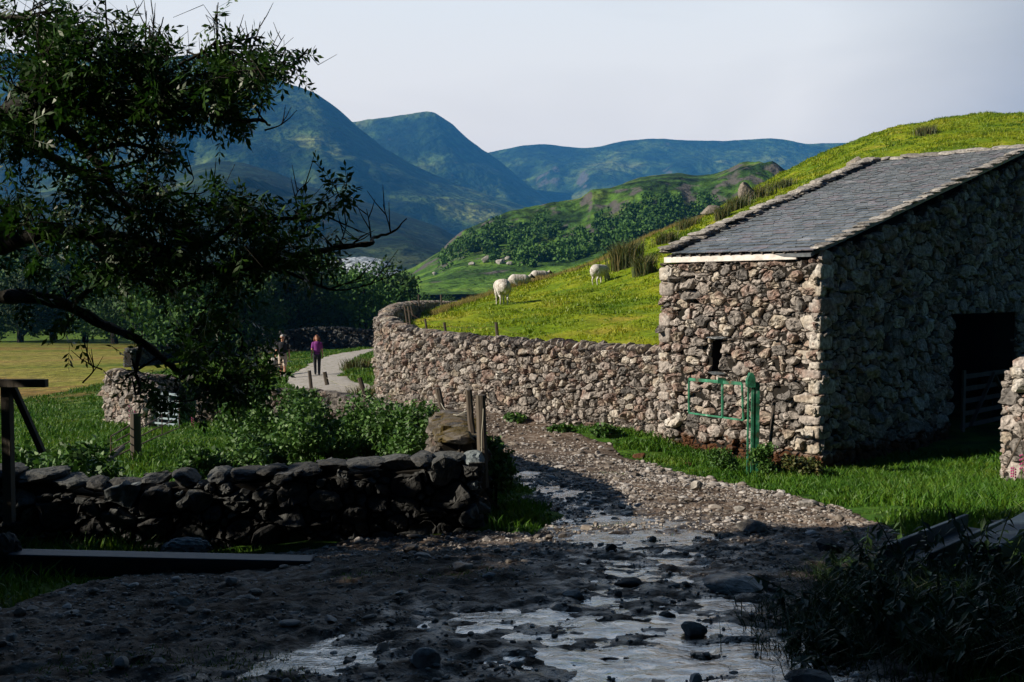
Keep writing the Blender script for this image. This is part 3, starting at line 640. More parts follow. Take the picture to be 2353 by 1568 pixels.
vr.add([rF-nx*.03, rN-nx*.03, bk, bk2, rF-nx*.1, rN-nx*.1, bk-[0,0,.08], bk2-[0,0,.08]], np.array([[0,1,2,3],[7,6,5,4],[1,5,6,2],[2,6,7,3],[3,7,4,0]]), .4)
build('roof_deck', vr, M['slate'], roof)
# verge slabs (stacked flat stones) and ridge slabs
def slab_line(A, B, n, sx, sy, sz, off, stack=1, lift=.03, kink=.0):
    mb = MB(); d = B-A; R = frame(d, nx)
    for i in range(n):
        for q in range(stack):
            f = (i+.5+rs.uniform(-.15, .15))/n; c = A+d*f+off+nx*(lift+q*sz*1.3)+nx*rs.uniform(-.015, .02)
            if kink: c = c-nx*kink*4*((f-.42)**2-.17)
            K = MB(); rocks(K, [(0,0,0)], [(sx*rs.uniform(.75, 1.35), sy*rs.uniform(.8, 1.2), sz*rs.uniform(.75, 1.3))], sub=2, planes=5, rot=rs.normal(0, .2) or .01)
            Vk = K.V[0]; tl = rs.normal(0, .05)+.10; Ry = np.array([[math.cos(tl),0,math.sin(tl)],[0,1,0],[-math.sin(tl),0,math.cos(tl)]])
            mb.add(Vk@Ry.T@R.T+c, K.F[0][0], rs.uniform(0, 1))
    return mb
e3 = np.array([E2[0], E2[1], 0])
build('verge_stones', slab_line(eF, rF, 27, .25, .24, .055, -e3*.02, stack=2, lift=.05), M['rock'], roof)
build('verge_stones', slab_line(eN+e3*.03, rN, 30, .24, .17, .032, e3*.0, stack=1, lift=.03), M['rock'], roof)
build('ridge_stones', slab_line(rF, rN, 9, .3, .22, .05, np.zeros(3), stack=1, lift=.05), M['rock'], roof)
# timber gate standing in the dark doorway
gd = MB()
gate = thing('wooden_gate', 'dark timber field gate standing in the shaded barn doorway', 'gate', (*(NC+G2*5.6+E2*.12), -3.2))
for q in range(5):
    c = NC+G2*7.2+E2*.16; gd.box((c[0], c[1], -2.95+q*.27), (.03, 3.2, .1), R=RL, bev=.004)
for t_ in (5.65, 8.75): c = NC+G2*t_+E2*.19; gd.box((c[0], c[1], -2.4), (.05, .12, 1.35), R=RL, bev=.004)
build('gate_frame', gd, M['wood'], gate)
for (ta, tb) in ((6.0, 7.2), (8.4, 7.2)):
    gd = MB(); A = NC+G2*ta+E2*.2; B = NC+G2*tb+E2*.2; A = np.array([*A, -2.98]); B = np.array([*B, -1.86]); gd.box((A+B)/2, (np.linalg.norm(B-A), .03, .09), R=frame(B-A, (E2[0], E2[1], 0)))
    build('brace', gd, M['wood'], gate)
# ------------------------------------------------------------------ green gate
def zl(x, y): return float(rough_low(np.array([x]), np.array([y]))[0])
def zh(x, y): return float(hill(np.array([x]), np.array([y]))[0])
gp = P(1722, 1070, 16.75); gx, gy = gp[0], 16.75; gz = zl(gx, gy); ztop = P(1722, 857, 16.75)[2]
gg = thing('green_gate', 'peeling green metal gate frame hung from a channel post in front of the barn', 'gate', (gx, gy, gz))
pm = MB(); hgt = ztop-gz-.16
pm.box((gx+.045, gy+.02, gz+hgt/2), (.012, .16, hgt), bev=.002); pm.box((gx-.045, gy-.05, gz+hgt/2), (.03, .03, hgt), bev=.003); pm.box((gx+.02, gy-.055, gz+hgt/2), (.02, .012, hgt))
pm.box((gx+.1, gy+.05, gz+hgt/2), (.1, .2, hgt), bev=.004)
build('gate_post', pm, M['green'], gg)
pm = MB(); V = [(-.07,0,0),(.07,0,0),(.07,0,.14),(.03,0,.24),(-.02,0,.24),(-.07,0,.12)]; V = np.array(V); V2 = V+[0,.14,0]
pm.add(np.vstack([V, V2])+[gx, gy-.08, ztop-.24], [np.array([[0,1,2,3,4,5]]), np.array([[11,10,9,8,7,6]]), np.array([[i, i+6, (i+1) % 6+6, (i+1) % 6] for i in range(6)])])
build('post_cap', pm, M['green'], gg)
A = P(1705, 882, 16.75); B = P(1583, 872, 17.7); A2 = P(1708, 966, 16.75); B2 = P(1583, 949, 17.7); C = P(1660, 878, 17.1); C2 = P(1660, 960, 17.1)
pm = MB()
def bar(mb, a, b, w, h, **k): mb.box((a+b)/2, (np.linalg.norm(b-a), w, h), R=frame(b-a, (0, 0, 1) if abs((b-a)[2]) < np.linalg.norm(b-a)*.8 else (0, 1, 0)), bev=.003, **k)
bar(pm, B, A, .03, .055); build('rail', pm, M['green'], gg); pm = MB(); bar(pm, B2, A2, .03, .03); build('rail', pm, M['green'], gg)
for a_, b_, w_ in ((B, B2, .05), (C, C2, .07), (A, A2, .05)):
    pm = MB(); bar(pm, b_, a_, .03, w_); build('upright', pm, M['green'], gg)
pm = MB(); bar(pm, C+[-.09,-.03,.03], C+[.05,-.03,.015], .02, .11); build('latch_plate', pm, M['green'], gg)
bd = MB(); a_ = P(1767, 1050, 16.9); b_ = P(1779, 922, 17.1); bar(bd, a_, b_, .04, .09)
tag(build('leaning_board', bd, M['wood']), 'dark narrow board leaning on the barn wall just right of the green gate post', 'board')
# ------------------------------------------------------------------ pale field gate, hurdle and posts on the left
fg = thing('field_gate', 'pale galvanised six bar field gate between two stone wall ends', 'gate', (-9.9, 28, -3.85))
for k, yy in enumerate((903, 920, 936, 948, 960, 972, 985)):
    pm = MB(); a_ = P(342, yy-1.5, 28.1); b_ = P(410, yy+5, 27.4); bar(pm, a_, b_, .04, .05 if k else .06); build('bar', pm, M['cyan'], fg)
for xx, yt in ((342, 0), (364, 2), (388, 4), (410, 6)):
    pm = MB(); Yd = 28.1-.7*(xx-342)/68; bar(pm, P(xx, 988+yt, Yd), P(xx, 901+yt*.6, Yd), .03, .045); build('stile', pm, M['cyan'], fg)
pw = MB(); x0 = P(293, 0, 19)[0]; zz = zl(x0, 19); pw.tube([(x0, 19, zz-.1), (x0, 19, P(293, 950, 19)[2])], [.105, .095], n=10)
tag(build('wooden_post', pw, M['wood']), 'thick round timber post standing in the grass before the pale field gate', 'post')
hu = thing('metal_hurdle', 'rusty thin barred hurdle leaning between the round post and the pale gate', 'hurdle', (x0, 19.1, zz))
for k in range(4):
    pm = MB(); a_ = P(236, 1030+k*20-30*(k == 0)*0, 16.5); b_ = P(412, 917+k*22, 24.5); a_ = P(255, 1003+k*17, 17.6); pm.tube([a_, (a_+b_)/2+np.array([0,0,.02]), b_], .013, n=6); build('bar', pm, M['rustm'], hu)
for f_ in (0, .35, .68, 1):
    a_ = P(255, 1003, 17.6)*(1-f_)+P(412, 917, 24.5)*f_; b_ = P(255, 1054, 17.6)*(1-f_)+P(412, 983, 24.5)*f_; pm = MB(); bar(pm, b_, a_, .015, .03); build('upright', pm, M['rustm'], hu)
rl = MB(); a_ = P(238, 1066, 15.0); b_ = P(283, 1028, 17.0); rl.tube([a_, b_], [.045, .04], n=8)
tag(build('fallen_rail', rl, M['wood']), 'broken wooden rail lying aslant in the grass under the hurdle', 'rail')
# timber T-frame at the far left
tf = thing('rail_stand', 'timber cross rail on a braced upright at the left edge by the dark wall', 'timber stand', (-3.6, 7.9, -2.2))
pm = MB(); a_ = P(-60, 881, 7.9); b_ = P(108, 881, 7.9); bar(pm, a_, b_, .06, .062); build('cross_rail', pm, M['wood'], tf)
pm = MB(); bar(pm, P(22, 1200, 7.95), P(16, 888, 7.95), .07, .075); build('upright', pm, M['wood'], tf)
pm = MB(); bar(pm, P(98, 1040, 8.0), P(30, 890, 7.95), .045, .05); build('brace', pm, M['wood'], tf)
# ------------------------------------------------------------------ posts and wires along walls
def fence(name, label, posts, wires, cat='fence', r=.04, wm='wire', wr=.004):
    f = thing(name, label, cat, posts[0][1])
    tops = []
    for a_, b_, rad in posts:
        a_ = np.array(a_); b_ = np.array(b_); pm = MB(); pm.tube([a_, a_*.5+b_*.5+rs.normal(0, .006, 3), b_], [rad, rad*.97, rad*.93], n=7); build('post', pm, M['wood'], f)
    for w in wires:
        pm = MB(); pm.tube(np.array(w), wr, n=4, cap=False); build('wire', pm, M[wm], f)
    return f
def wire(a, b, sag, n=7):
    a = np.array(a); b = np.array(b); return [a*(1-t)+b*t-np.array([0,0,sag*4*t*(1-t)])+rs.normal(0, .006, 3) for t in np.linspace(0, 1, n)]
hp = [((945,752),(938,704),29.8,.035),((938,748),(929,700),31.5,.035),((955,742),(944,702),34,.035),((984,770),(977,733),29.0,.035),((1029,776),(1021,741),27.4,.04),((1147,782),(1140,741),25.3,.045),((1292,800),(1289,782),23.5,.045),((1015,705),(1013,677),50,.045),((965,700),(962,677),44,.04)]
ps = [(P(*a, Yd), P(*b, Yd), r_) for a, b, Yd, r_ in hp]
fence('fence', 'leaning wooden posts with thin wire just inside the curved wall top', [(a-np.array([0,0,.25]), b, r_) for a, b, r_ in ps], [wire(ps[i][1]-[0,0,.1], ps[j][1]-[0,0,.1], .05) for i, j in ((0,3),(3,4),(4,5),(5,6),(0,1),(1,2))], wr=.003, wm='rustm')
q = [((1112,1120),(1104,908),9.35,.05),((1092,1040),(1077,896),9.9,.036),((1018,948),(1006,893),15.5,.05),((842,920),(826,868),21.5,.055),((752,885),(746,855),26.0,.06),((716,900),(711,852),26.4,.05)]
ps2 = [(P(*a, Yd), P(*b, Yd), r_) for a, b, Yd, r_ in q]
fence('fence', 'weathered roadside posts strung with pale rope on the mossy lane wall', ps2, [wire(P(1104,1030,9.3), P(1010,950,15.5), -.02), wire(P(1080,940,9.9), P(1012,925,15.5), .12), wire(P(1010,925,15.5), P(830,905,21.5), .1), wire(P(1010,935,15.5), P(846,915,21.5), .05), wire(P(835,890,21.5), P(750,868,26), .08), wire(P(1112,940,9.3), P(1106,1110,9.25), 0)], wr=.006)
# ------------------------------------------------------------------ beams in the foreground
bm = thing('long_beam', 'long blue grey timber beam lying in front of the dark stone wall', 'beam', (-2.5, 7.3, -2.1))
pm = MB(); a_ = P(38, 1287, 7.25); b_ = P(722, 1302, 7.35); pm.box((a_+b_)/2-[0,.07,.0], (np.linalg.norm(b_-a_), .17, .165), R=frame(b_-a_), bev=.006); build('timber', pm, M['beam'], bm)
for f_ in (.06, .93): pm = MB(); c = a_*(1-f_)+b_*f_-[0,-.0,.14]; pm.box(c, (.14,.2,.14), bev=.01); build('block', pm, M['wood'], bm)
rk = MB(); rocks(rk, [P(8, 1285, 7.2)], [(.13,.14,.2)], sub=3, rot=.3); tag(build('rock', rk, M['shadewall'], smooth=False), 'upright brown rock at the left end of the long beam', 'rock')
rk = MB(); rocks(rk, [P(430, 1262, 7.75)], [(.2,.12,.09)], sub=3, rot=.1); tag(build('rock', rk, M['shadewall']), 'low wedge rock showing just behind the middle of the long beam', 'rock')
tr = thing('timber_channel', 'dark blue timber channel with raised edges lying in the weeds at the right', 'timber channel', P(2180, 1290, 6.4))
a_ = P(2085, 1288, 5.7); b_ = P(2262, 1210, 7.0); R = frame(b_-a_); Lb = np.linalg.norm(b_-a_)
pm = MB(); pm.box((a_+b_)/2-[0,0,.035], (Lb, .22, .03), R=R, bev=.004); build('base_board', pm, M['beam'], tr)
for sg in (-1, 1): pm = MB(); pm.box((a_+b_)/2+R[:, 1]*sg*.125, (Lb+.02, .03, .14), R=R, bev=.004); build('side_board', pm, M['beam'], tr)
a_ = P(2262, 1262, 5.6); b_ = P(2400, 1180, 6.7); pm = MB(); pm.box((a_+b_)/2-[0,0,.04], (np.linalg.norm(b_-a_), .17, .14), R=frame(b_-a_), bev=.006)
tag(build('timber_beam', pm, M['beam']), 'pale topped square beam end lying right of the dark channel', 'beam')
for (a, b, w_, lb) in ((P(2290,1212,7.6), P(2420,1213,7.6), .07, 'short dark plank lying behind the pale topped beam at the right edge'),):
    pm = MB(); bar(pm, a, b, .2, w_); tag(build('plank', pm, M['wood']), lb, 'plank')
# ------------------------------------------------------------------ loose stones
def loose(px, py, r, label, Y=None, flat=.5, matn='rock', name='rock', onhill=False):
    if Y is None:
        lo_, hi_ = 3.2, 30
        for _ in range(30):
            Y = (lo_+hi_)/2; p_ = P(px, py, Y); zt = float(low(np.array([p_[0]]), np.array([Y]))[0])
            if p_[2] > zt: lo_ = Y
            else: hi_ = Y
    p_ = P(px, py, Y); z_ = zh(p_[0], Y) if onhill else float(track_z(np.array([p_[0]]), np.array([Y]))[0])
    mb = MB(); rocks(mb, [(p_[0], Y, z_+r*flat*.45)], [(r, r*rs.uniform(.6, .85), r*flat)], sub=3, planes=9, rot=rs.uniform(-.5, .5), noise=.03)
    return tag(build(name, mb, M[matn]), label, name.replace('_', ' '))
loose(1690, 1352, .22, 'large flat grey slab bedded in the shaded track near the weeds', flat=.22, name='flat_stone')
loose(1722, 1222, .14, 'pale pointed stone on the sunlit track below the grass verge', flat=.45)
loose(1600, 1128, .10, 'round grey stone standing alone on the sunlit track', flat=.8)
loose(1855, 1170, .13, 'pale flat stone at the edge of the bright verge grass', flat=.4)
loose(1905, 1268, .11, 'dark angular stone on the shaded right side of the track', flat=.6, matn='shadewall')
loose(1592, 1448, .07, 'small dark rounded stone standing in the wet gravel', flat=.7)
loose(1060, 1312, .085, 'pale tilted stone at the foot of the dark grass bank', flat=.5)
loose(568, 1378, .07, 'flat bluish stone in the shaded gravel below the beam', flat=.35)
loose(410, 1392, .09, 'pointed bluish stone near the grassy left foreground', flat=.5)
loose(1860, 1560, .1, 'half buried stone at the bottom edge of the picture', flat=.5)
loose(1700, 1178, .07, 'small bright stone beside the end of the grass strip', flat=.5)
loose(1405, 1265, .055, 'little dark stone standing up in the bright puddle', flat=.7, matn='shadewall')
loose(1320, 1370, .07, 'low brown stone between the two stretches of water', flat=.5)
loose(1445, 1340, .1, 'wide flat stone on the dark mud right of the puddle foot', flat=.35, matn='shadewall')
loose(980, 1540, .07, 'roundish grey stone in the wet foreground left of the water', flat=.7)
loose(1385, 978, .2, 'squared boulder in the verge against the curved wall', Y=21.0, flat=.8, matn='wall')
loose(1470, 1090-40, .14, 'pink grey boulder at the foot of the barn wall corner', Y=18.9, flat=.7, matn='barn')
loose(1580, 1052, .16, 'big rounded footing stone in front of the barn wall', Y=18.0, flat=.6, matn='barn')
loose(1625, 1068, .14, 'pink footing boulder left of the green gate post', Y=17.3, flat=.6, matn='barn')
gr = MB()
for (N_, pw, s0, s1, big, sub) in ((70000,1.15,.006,.012,0,0),(16000,1.3,.012,.016,.045,1)):
    gx_ = rs.uniform(-5, 5, N_); gy_ = 3.2+(rs.uniform(0, 1, N_)**pw)*(22 if sub else 15); mk = tmask(gx_, gy_); dens = .3+.7*(fbm(gx_*.8, gy_*.8, 0, 3, 71) > -.05)
    k = (mk > .0) & (rs.uniform(0, 1, N_) < dens); gx_, gy_ = gx_[k], gy_[k]; K = len(gx_)
    sz = s0+s1*rs.uniform(0, 1, K)**2+big*(rs.uniform(0, 1, K)**14); sz *= np.clip(gy_/9, .75, 1.5)
    S3 = np.stack([sz*rs.uniform(.8, 1.5, K), sz*rs.uniform(.6, 1, K), sz*rs.uniform(.35, .7, K)], -1)
    rocks(gr, np.stack([gx_, gy_, track_z(gx_, gy_)+S3[:, 2]*.4], -1), S3, sub=sub, planes=6 if sub else 2)
tag(build('gravel', gr, M['gravel']), 'loose stones and gravel scattered over the lane', 'gravel', kind='stuff')
# ------------------------------------------------------------------ grass blades
def blades(mb, x, y, z, h, w, lean=.5, seg=2, rnd=None, dirx=None):
    K = len(x); a = rs.uniform(0, 2*PI, K); ld = rs.uniform(0, 2*PI, K) if dirx is None else dirx+rs.normal(0, .8, K)
    h = h*rs.uniform(.6, 1.25, K); ln = lean*rs.uniform(.2, 1.2, K)*h
    B = np.stack([x, y, z-.02], -1); s = np.stack([np.cos(a), np.sin(a), 0*a], -1)*(w*rs.uniform(.7, 1.3, K))[:, None]/2; l = np.stack([np.cos(ld), np.sin(ld), 0*a], -1)
    m1 = B+l*(ln*.3)[:, None]+np.array([0,0,1])*(h*.6)[:, None]; tp = B+l*ln[:, None]+np.array([0,0,1])*(h*.95)[:, None]
    V = np.stack([B-s, B+s, m1+s*.8, m1-s*.8, tp], 1).reshape(-1, 3); o = np.arange(K)[:, None]*5
    r = rs.uniform(0, 1, K) if rnd is None else np.clip(rnd+rs.normal(0, .12, K), 0, 1)
    mb.add(V, [np.array([0,1,2,3])+o, np.array([3,2,4])+o], np.repeat(r, 5))
def scatter(n, x0, x1, y0, y1, p=1.0): return rs.uniform(x0, x1, n), y0+(rs.uniform(0, 1, n)**p)*(y1-y0)
def in_barn(x, y): return ((x-3.1)*E2[0]+(y-20.7)*E2[1] > -.1) & ((x-3.1)*E2[0]+(y-20.7)*E2[1] < 3.7) & ((x-3.1)*G2[0]+(y-20.7)*G2[1] > -.1)
gv = MB(); x, y = scatter(230000, -4.6, 11, 4.5, 27); m_ = tmask(x, y); d, s_ = side_right(x, y); LW = catmull([(-.5,9.55),(-.62,11.5),(-.95,14),(-1.35,16.3),(-3.3,22),(-5.6,26.6)], 4)
d2, v2, s2 = seg_dist(x, y, LW); ok = (m_ < -.02) & ~((s_ < 0) & (y > 20)) & (d > .33) & ~in_barn(x, y) & ((s2 < 0) | (y < 8.4)) & (d2 > .3)
ok &= (np.abs(x) < y*.56+.4) & ~((x < -.2) & (y < 9.3) & (y > 8.4)) & ~((x < -1.3) & (y < 7.5) & (y > 7.0))
cl = fbm(x*1.5, y*1.5, 0, 3, 81); ok &= (cl > -.28) | (m_ < -1)
x, y, cl, m_ = x[ok], y[ok], cl[ok], m_[ok]
hh = np.clip(.05+.11*np.clip(-m_/1.0, 0, 1)+.10*cl, .03, .3)
blades(gv, x, y, rough_low(x, y), hh, .009+.0008*y, lean=.7)
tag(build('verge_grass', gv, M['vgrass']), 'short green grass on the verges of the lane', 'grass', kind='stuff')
gh = MB(); x, y = scatter(260000, -5, 34, 20, 76, .9); d, s_ = side_right(x, y); ok = (s_ < 0) & (d > .25) & (np.abs(x) < y*.54+.5) & ~in_barn(x, y) & ~(((x-3.1)*E2[0]+(y-20.7)*E2[1] > .3) & (y < 26))
x, y = x[ok], y[ok]; cl = fbm(x*.9, y*.9, 0, 3, 91)
c2 = fbm(x*.35, y*.7, 0, 4, 97); c3 = fbm(x*2.2, y*2.2, 0, 2, 98)
blades(gh, x, y, hill(x, y), np.clip(.06+.10*cl+.07*c3, .015, .28)*(1+y/110), .010+.0009*y, lean=.9, rnd=.48+1.5*c2-.6*c3)
tag(build('hill_grass', gh, M['grass']), 'sunlit yellow green pasture grass on the hillside', 'grass', kind='stuff')
gc = MB(); n = 9000; t_ = rs.uniform(0, 1, n); cx_ = np.interp(t_, [0,.2,.4,.6,.8,1], [-3.6,-2,1.67,5.4,8.2,12.6]); cy_ = np.interp(t_, [0,.2,.4,.6,.8,1], [44,48,52,55,58,62])+rs.normal(0, .6, n)
blades(gc, cx_, cy_, hill(cx_, cy_), np.full(n, .3), .02, lean=.4)
tag(build('dry_grass', gc, M['dgrass']), 'tall seeding dry grass along the crest of the hillside', 'grass', kind='stuff')
gf = MB(); x, y = scatter(120000, -20, -3.5, 12, 66, 1.2); m_ = tmask(x, y); d2, v2, s2 = seg_dist(x, y, LW); d, s_ = side_right(x, y)
ok = (m_ < 0) & ((s2 > 0) | (y > 26)) & (d2 > .3) & (s_ > 0) & (d > .35) & (np.abs(x) < y*.54+.3); x, y = x[ok], y[ok]; cl = fbm(x*.8, y*.8, 0, 3, 95)
blades(gf, x, y, rough_low(x, y), np.clip(.12+.16*cl, .04, .4), .012+.0008*y, lean=.8)
x, y = scatter(30000, -2.5, 0, 11, 26); x = x-.9-(y-11)*.28; d2, v2, s2 = seg_dist(x, y, LW); ok = (s2 > 0) & (d2 > .3); x, y = x[ok], y[ok]
blades(gf, x, y, rough_low(x, y), np.full(len(x), .14), .02, lean=.8)
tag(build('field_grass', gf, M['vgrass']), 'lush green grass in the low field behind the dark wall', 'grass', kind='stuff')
gt_ = MB(); 
for (px, py, n) in ((640,1528,260),(470,1520,200),(240,1530,300),(1050,1325,200),(820,1325,200),(560,1560,120),(1520,1235,200),(1400,1205,140),(1415,1090,300),(1900,1330,150)):
    lo_, hi_ = 3.0, 30
    for _ in range(30):
        Yq = (lo_+hi_)/2; p_ = P(px, py, Yq)
        if p_[2] > float(low(np.array([p_[0]]), np.array([Yq]))[0]): lo_ = Yq
        else: hi_ = Yq
    x = p_[0]+rs.normal(0, .16, n); y = Yq+rs.normal(0, .12, n); blades(gt_, x, y, track_z(x, y), np.full(n, .04), .006, lean=.9)
tag(build('track_grass', gt_, M['vgrass']), 'sparse low grass tufts growing in the stony lane', 'grass', kind='stuff')
# rushes
def rush(px, py, Y, w, h, label, n=420, onhill=True, group='rush clumps on the hillside'):
    p_ = P(px, py, Y); mb = MB(); x = rs.normal(0, w*.33, n); y = rs.normal(0, w*.33, n)
    zf = hill if onhill else rough_low
    z = zf(x+p_[0], y+Y); z0 = float(zf(np.array([p_[0]]), np.array([Y]))[0])
    K = n; a = np.arctan2(y, x)
    blades(mb, x+p_[0], y+Y, z, np.full(n, h), .012+.0004*Y, lean=.45, dirx=a)
    return tag(build('rush_clump', mb, M['rush']), label, 'rushes', group)
rush(1437,597,47,.95,1.15,'largest dark rush clump above the grazing sheep, near the barn roof corner',900)
rush(1480,620,42,.6,.85,'smaller dark rush clump right below the largest one',500)
for (px, py, Y, w, h, lb) in ((1530,560,50,1.2,.8,'rush clump on the skyline just left of the barn roof corner'),(1580,535,54,1.3,.85,'rush clump between the roof corner and the pale leaning boulder'),(1690,500,54,1.5,1.1,'tall bronze rush clump left of the upright pointed boulder'),(1745,470,56,1.7,1.2,'tall bronze rush clump right of the upright pointed boulder'),(1800,440,58,1.3,.7,'low rush clump farther up the slope above the roof verge'),(2125,330,62,1.5,.85,'lone rush clump high on the hill above the ridge of the roof'),(1340,600,53,.8,.35,'low seedy rush clump on the crest above the grazing sheep'),(1660,510,52,.8,.9,'narrow rush clump close to the stacked verge stones')):
    rush(px, py, Y, w*.62, h*.7, lb, 330)
rush(818,835,44,.9,.5,'brown green rush tuft where the lane bends behind the walkers',350,False,'rush tufts on the lane bank')
rush(845,900,31,.8,.45,'dark rush tuft on the bank beside the leaning rope post',350,False,'rush tufts on the lane bank')
M['brownrock'] = stone_mat('brown_boulder', [(.08,.07,.06,0),(.17,.145,.12,.5),(.28,.25,.22,1)])
def hboulder(px, py, Y, s, lb, rot=.2):
    p_ = P(px, py, Y); mb = MB(); rocks(mb, [p_], [s], sub=3, planes=9, rot=rot, noise=.03); tag(build('boulder', mb, M['brownrock'], smooth=False), lb, 'boulder', 'boulders on the hillside')
hboulder(1968, 380, 38, (.42,.4,.33), 'rounded brown boulder perched just above the roof ridge')
hboulder(1716, 446, 56, (.5,.5,.75), 'upright pointed pale boulder among bronze rushes above the roof')
hboulder(1636, 488, 57, (.75,.5,.4), 'pale slanting boulder low in the grass left of the pointed one')
# ------------------------------------------------------------------ skinned figures
def blob(name, caps, mats, parent=None, vox=.02, smooth=6, pick=None):
    """one continuous body: tapered capsules (a, b, ra, rb, flat) fused by a voxel union and smoothed"""
    mb = MB(); V0, F0 = ICO[2]
    for cp in caps:
        a, b, ra, rb = np.array(cp[0], float), np.array(cp[1], float), cp[2], cp[3]; fl = np.array(cp[4] if len(cp) > 4 else (1, 1, 1), float)
        n = max(2, int(np.linalg.norm(b-a)/(min(ra, rb)*.5))+1)
        for t in np.linspace(0, 1, n): mb.add(V0*(ra*(1-t)+rb*t)*fl+a*(1-t)+b*t, F0)
    o = build(name, mb, M['wool'], world=False)
    md = o.modifiers.new('r', 'REMESH'); md.mode = 'VOXEL'; md.voxel_size = vox
    sm = o.modifiers.new('s', 'SMOOTH'); sm.iterations = smooth; sm.factor = .5
    dg = bpy.context.evaluated_depsgraph_get(); m2 = bpy.data.meshes.new_from_object(o.evaluated_get(dg)); m2.name = name; old = o.data
    o.modifiers.clear(); o.data = m2; bpy.data.meshes.remove(old); m2.materials.clear()
    for q_ in (mats if isinstance(mats, list) else [mats]): m2.materials.append(q_)
    for p_ in m2.polygons: p_.use_smooth = True; p_.material_index = pick(p_.center) if pick else 0
    if parent is not None: o.parent = parent
    return o
def sheep(px, py, Y, rot, label, graze=True, scale=1.0, lying=False, z=None):
    p_ = P(px, py, Y); zz = zh(p_[0], Y) if z is None else z
    t = thing('sheep', label, 'sheep', (p_[0], Y, zz), 'white sheep on the hillside'); t.rotation_euler = (0, 0, rot); t.scale = (scale,)*3
    lz = -.3 if lying else 0; c = []
    c += [((0,-.26,.66+lz),(0,.26,.67+lz),.27,.25,(1,1,1.0)), ((0,-.36,.62+lz),(0,-.3,.62+lz),.22,.24), ((0,.26,.62+lz),(0,.44,.66+lz),.21,.14)]
    hd = [(0,.62,.34+lz),(0,.76,.14+lz)] if graze else [(0,.60,.86+lz),(0,.78,.76+lz)]
    c += [((0,.40,.66+lz), hd[0], .13, .085), (hd[0], hd[1], .082, .045)]
    for sx in (-.13, .13):
        if lying: c += [((sx,-.25,.25),(sx*1.3,-.1,.08),.12,.05),((sx,.25,.25),(sx,.45,.07),.08,.035)]
        else: c += [((sx,-.30,.55),(sx*1.05,-.26,.36),.15,.075), ((sx*1.05,-.26,.36),(sx,-.37,.24),.06,.036), ((sx,-.37,.24),(sx,-.33,.03),.034,.03), ((sx,-.33,.02),(sx,-.30,.02),.032,.028),
                    ((sx,.24,.5),(sx,.26,.27),.10,.042), ((sx,.26,.27),(sx,.26,.03),.036,.028), ((sx,.26,.02),(sx,.29,.02),.03,.028)]
    b = blob('body', c, [M['wool'], M['black']], t, .02, 5, pick=lambda p: 1 if (p.y > .60) else 0)
    h0 = np.array(hd[0])
    for sx in (-1, 1):
        mb = MB(); V0, F0 = ICO[1]; mb.add(V0*[.06,.025,.022]+h0+[sx*.10,-.02,.045], F0); build('ear', mb, M['black'], t, world=False, smooth=True)
    mb = MB(); mb.tube([(0,-.46,.66+lz),(0,-.52,.55+lz),(0,-.52,.38+lz)], [.035,.04,.025], n=6); build('tail', mb, M['wool'], t, world=False, smooth=True)
    return t
sheep(1153, 702, 36, .25, 'nearest standing sheep seen from behind, casting a shadow on the slope', True, 1.0)
sheep(1378, 648, 44.5, -.75, 'grazing sheep with dark face below the dark rush clumps', True, 1.0)
sheep(1193, 664, 50, -1.4, 'sheep lying partly behind the crest, left of the two low ones', False, 1.0, True)
sheep(1240, 654, 52.5, -1.2, 'smallest sheep half hidden behind the crest grass', False, .95, True)
p_ = P(2040, 300, 71); sheep(2040, 302, 73, 1.2, 'tiny pale sheep on the skyline above the barn roof', True, .9, z=zh(p_[0], 73)-.25)
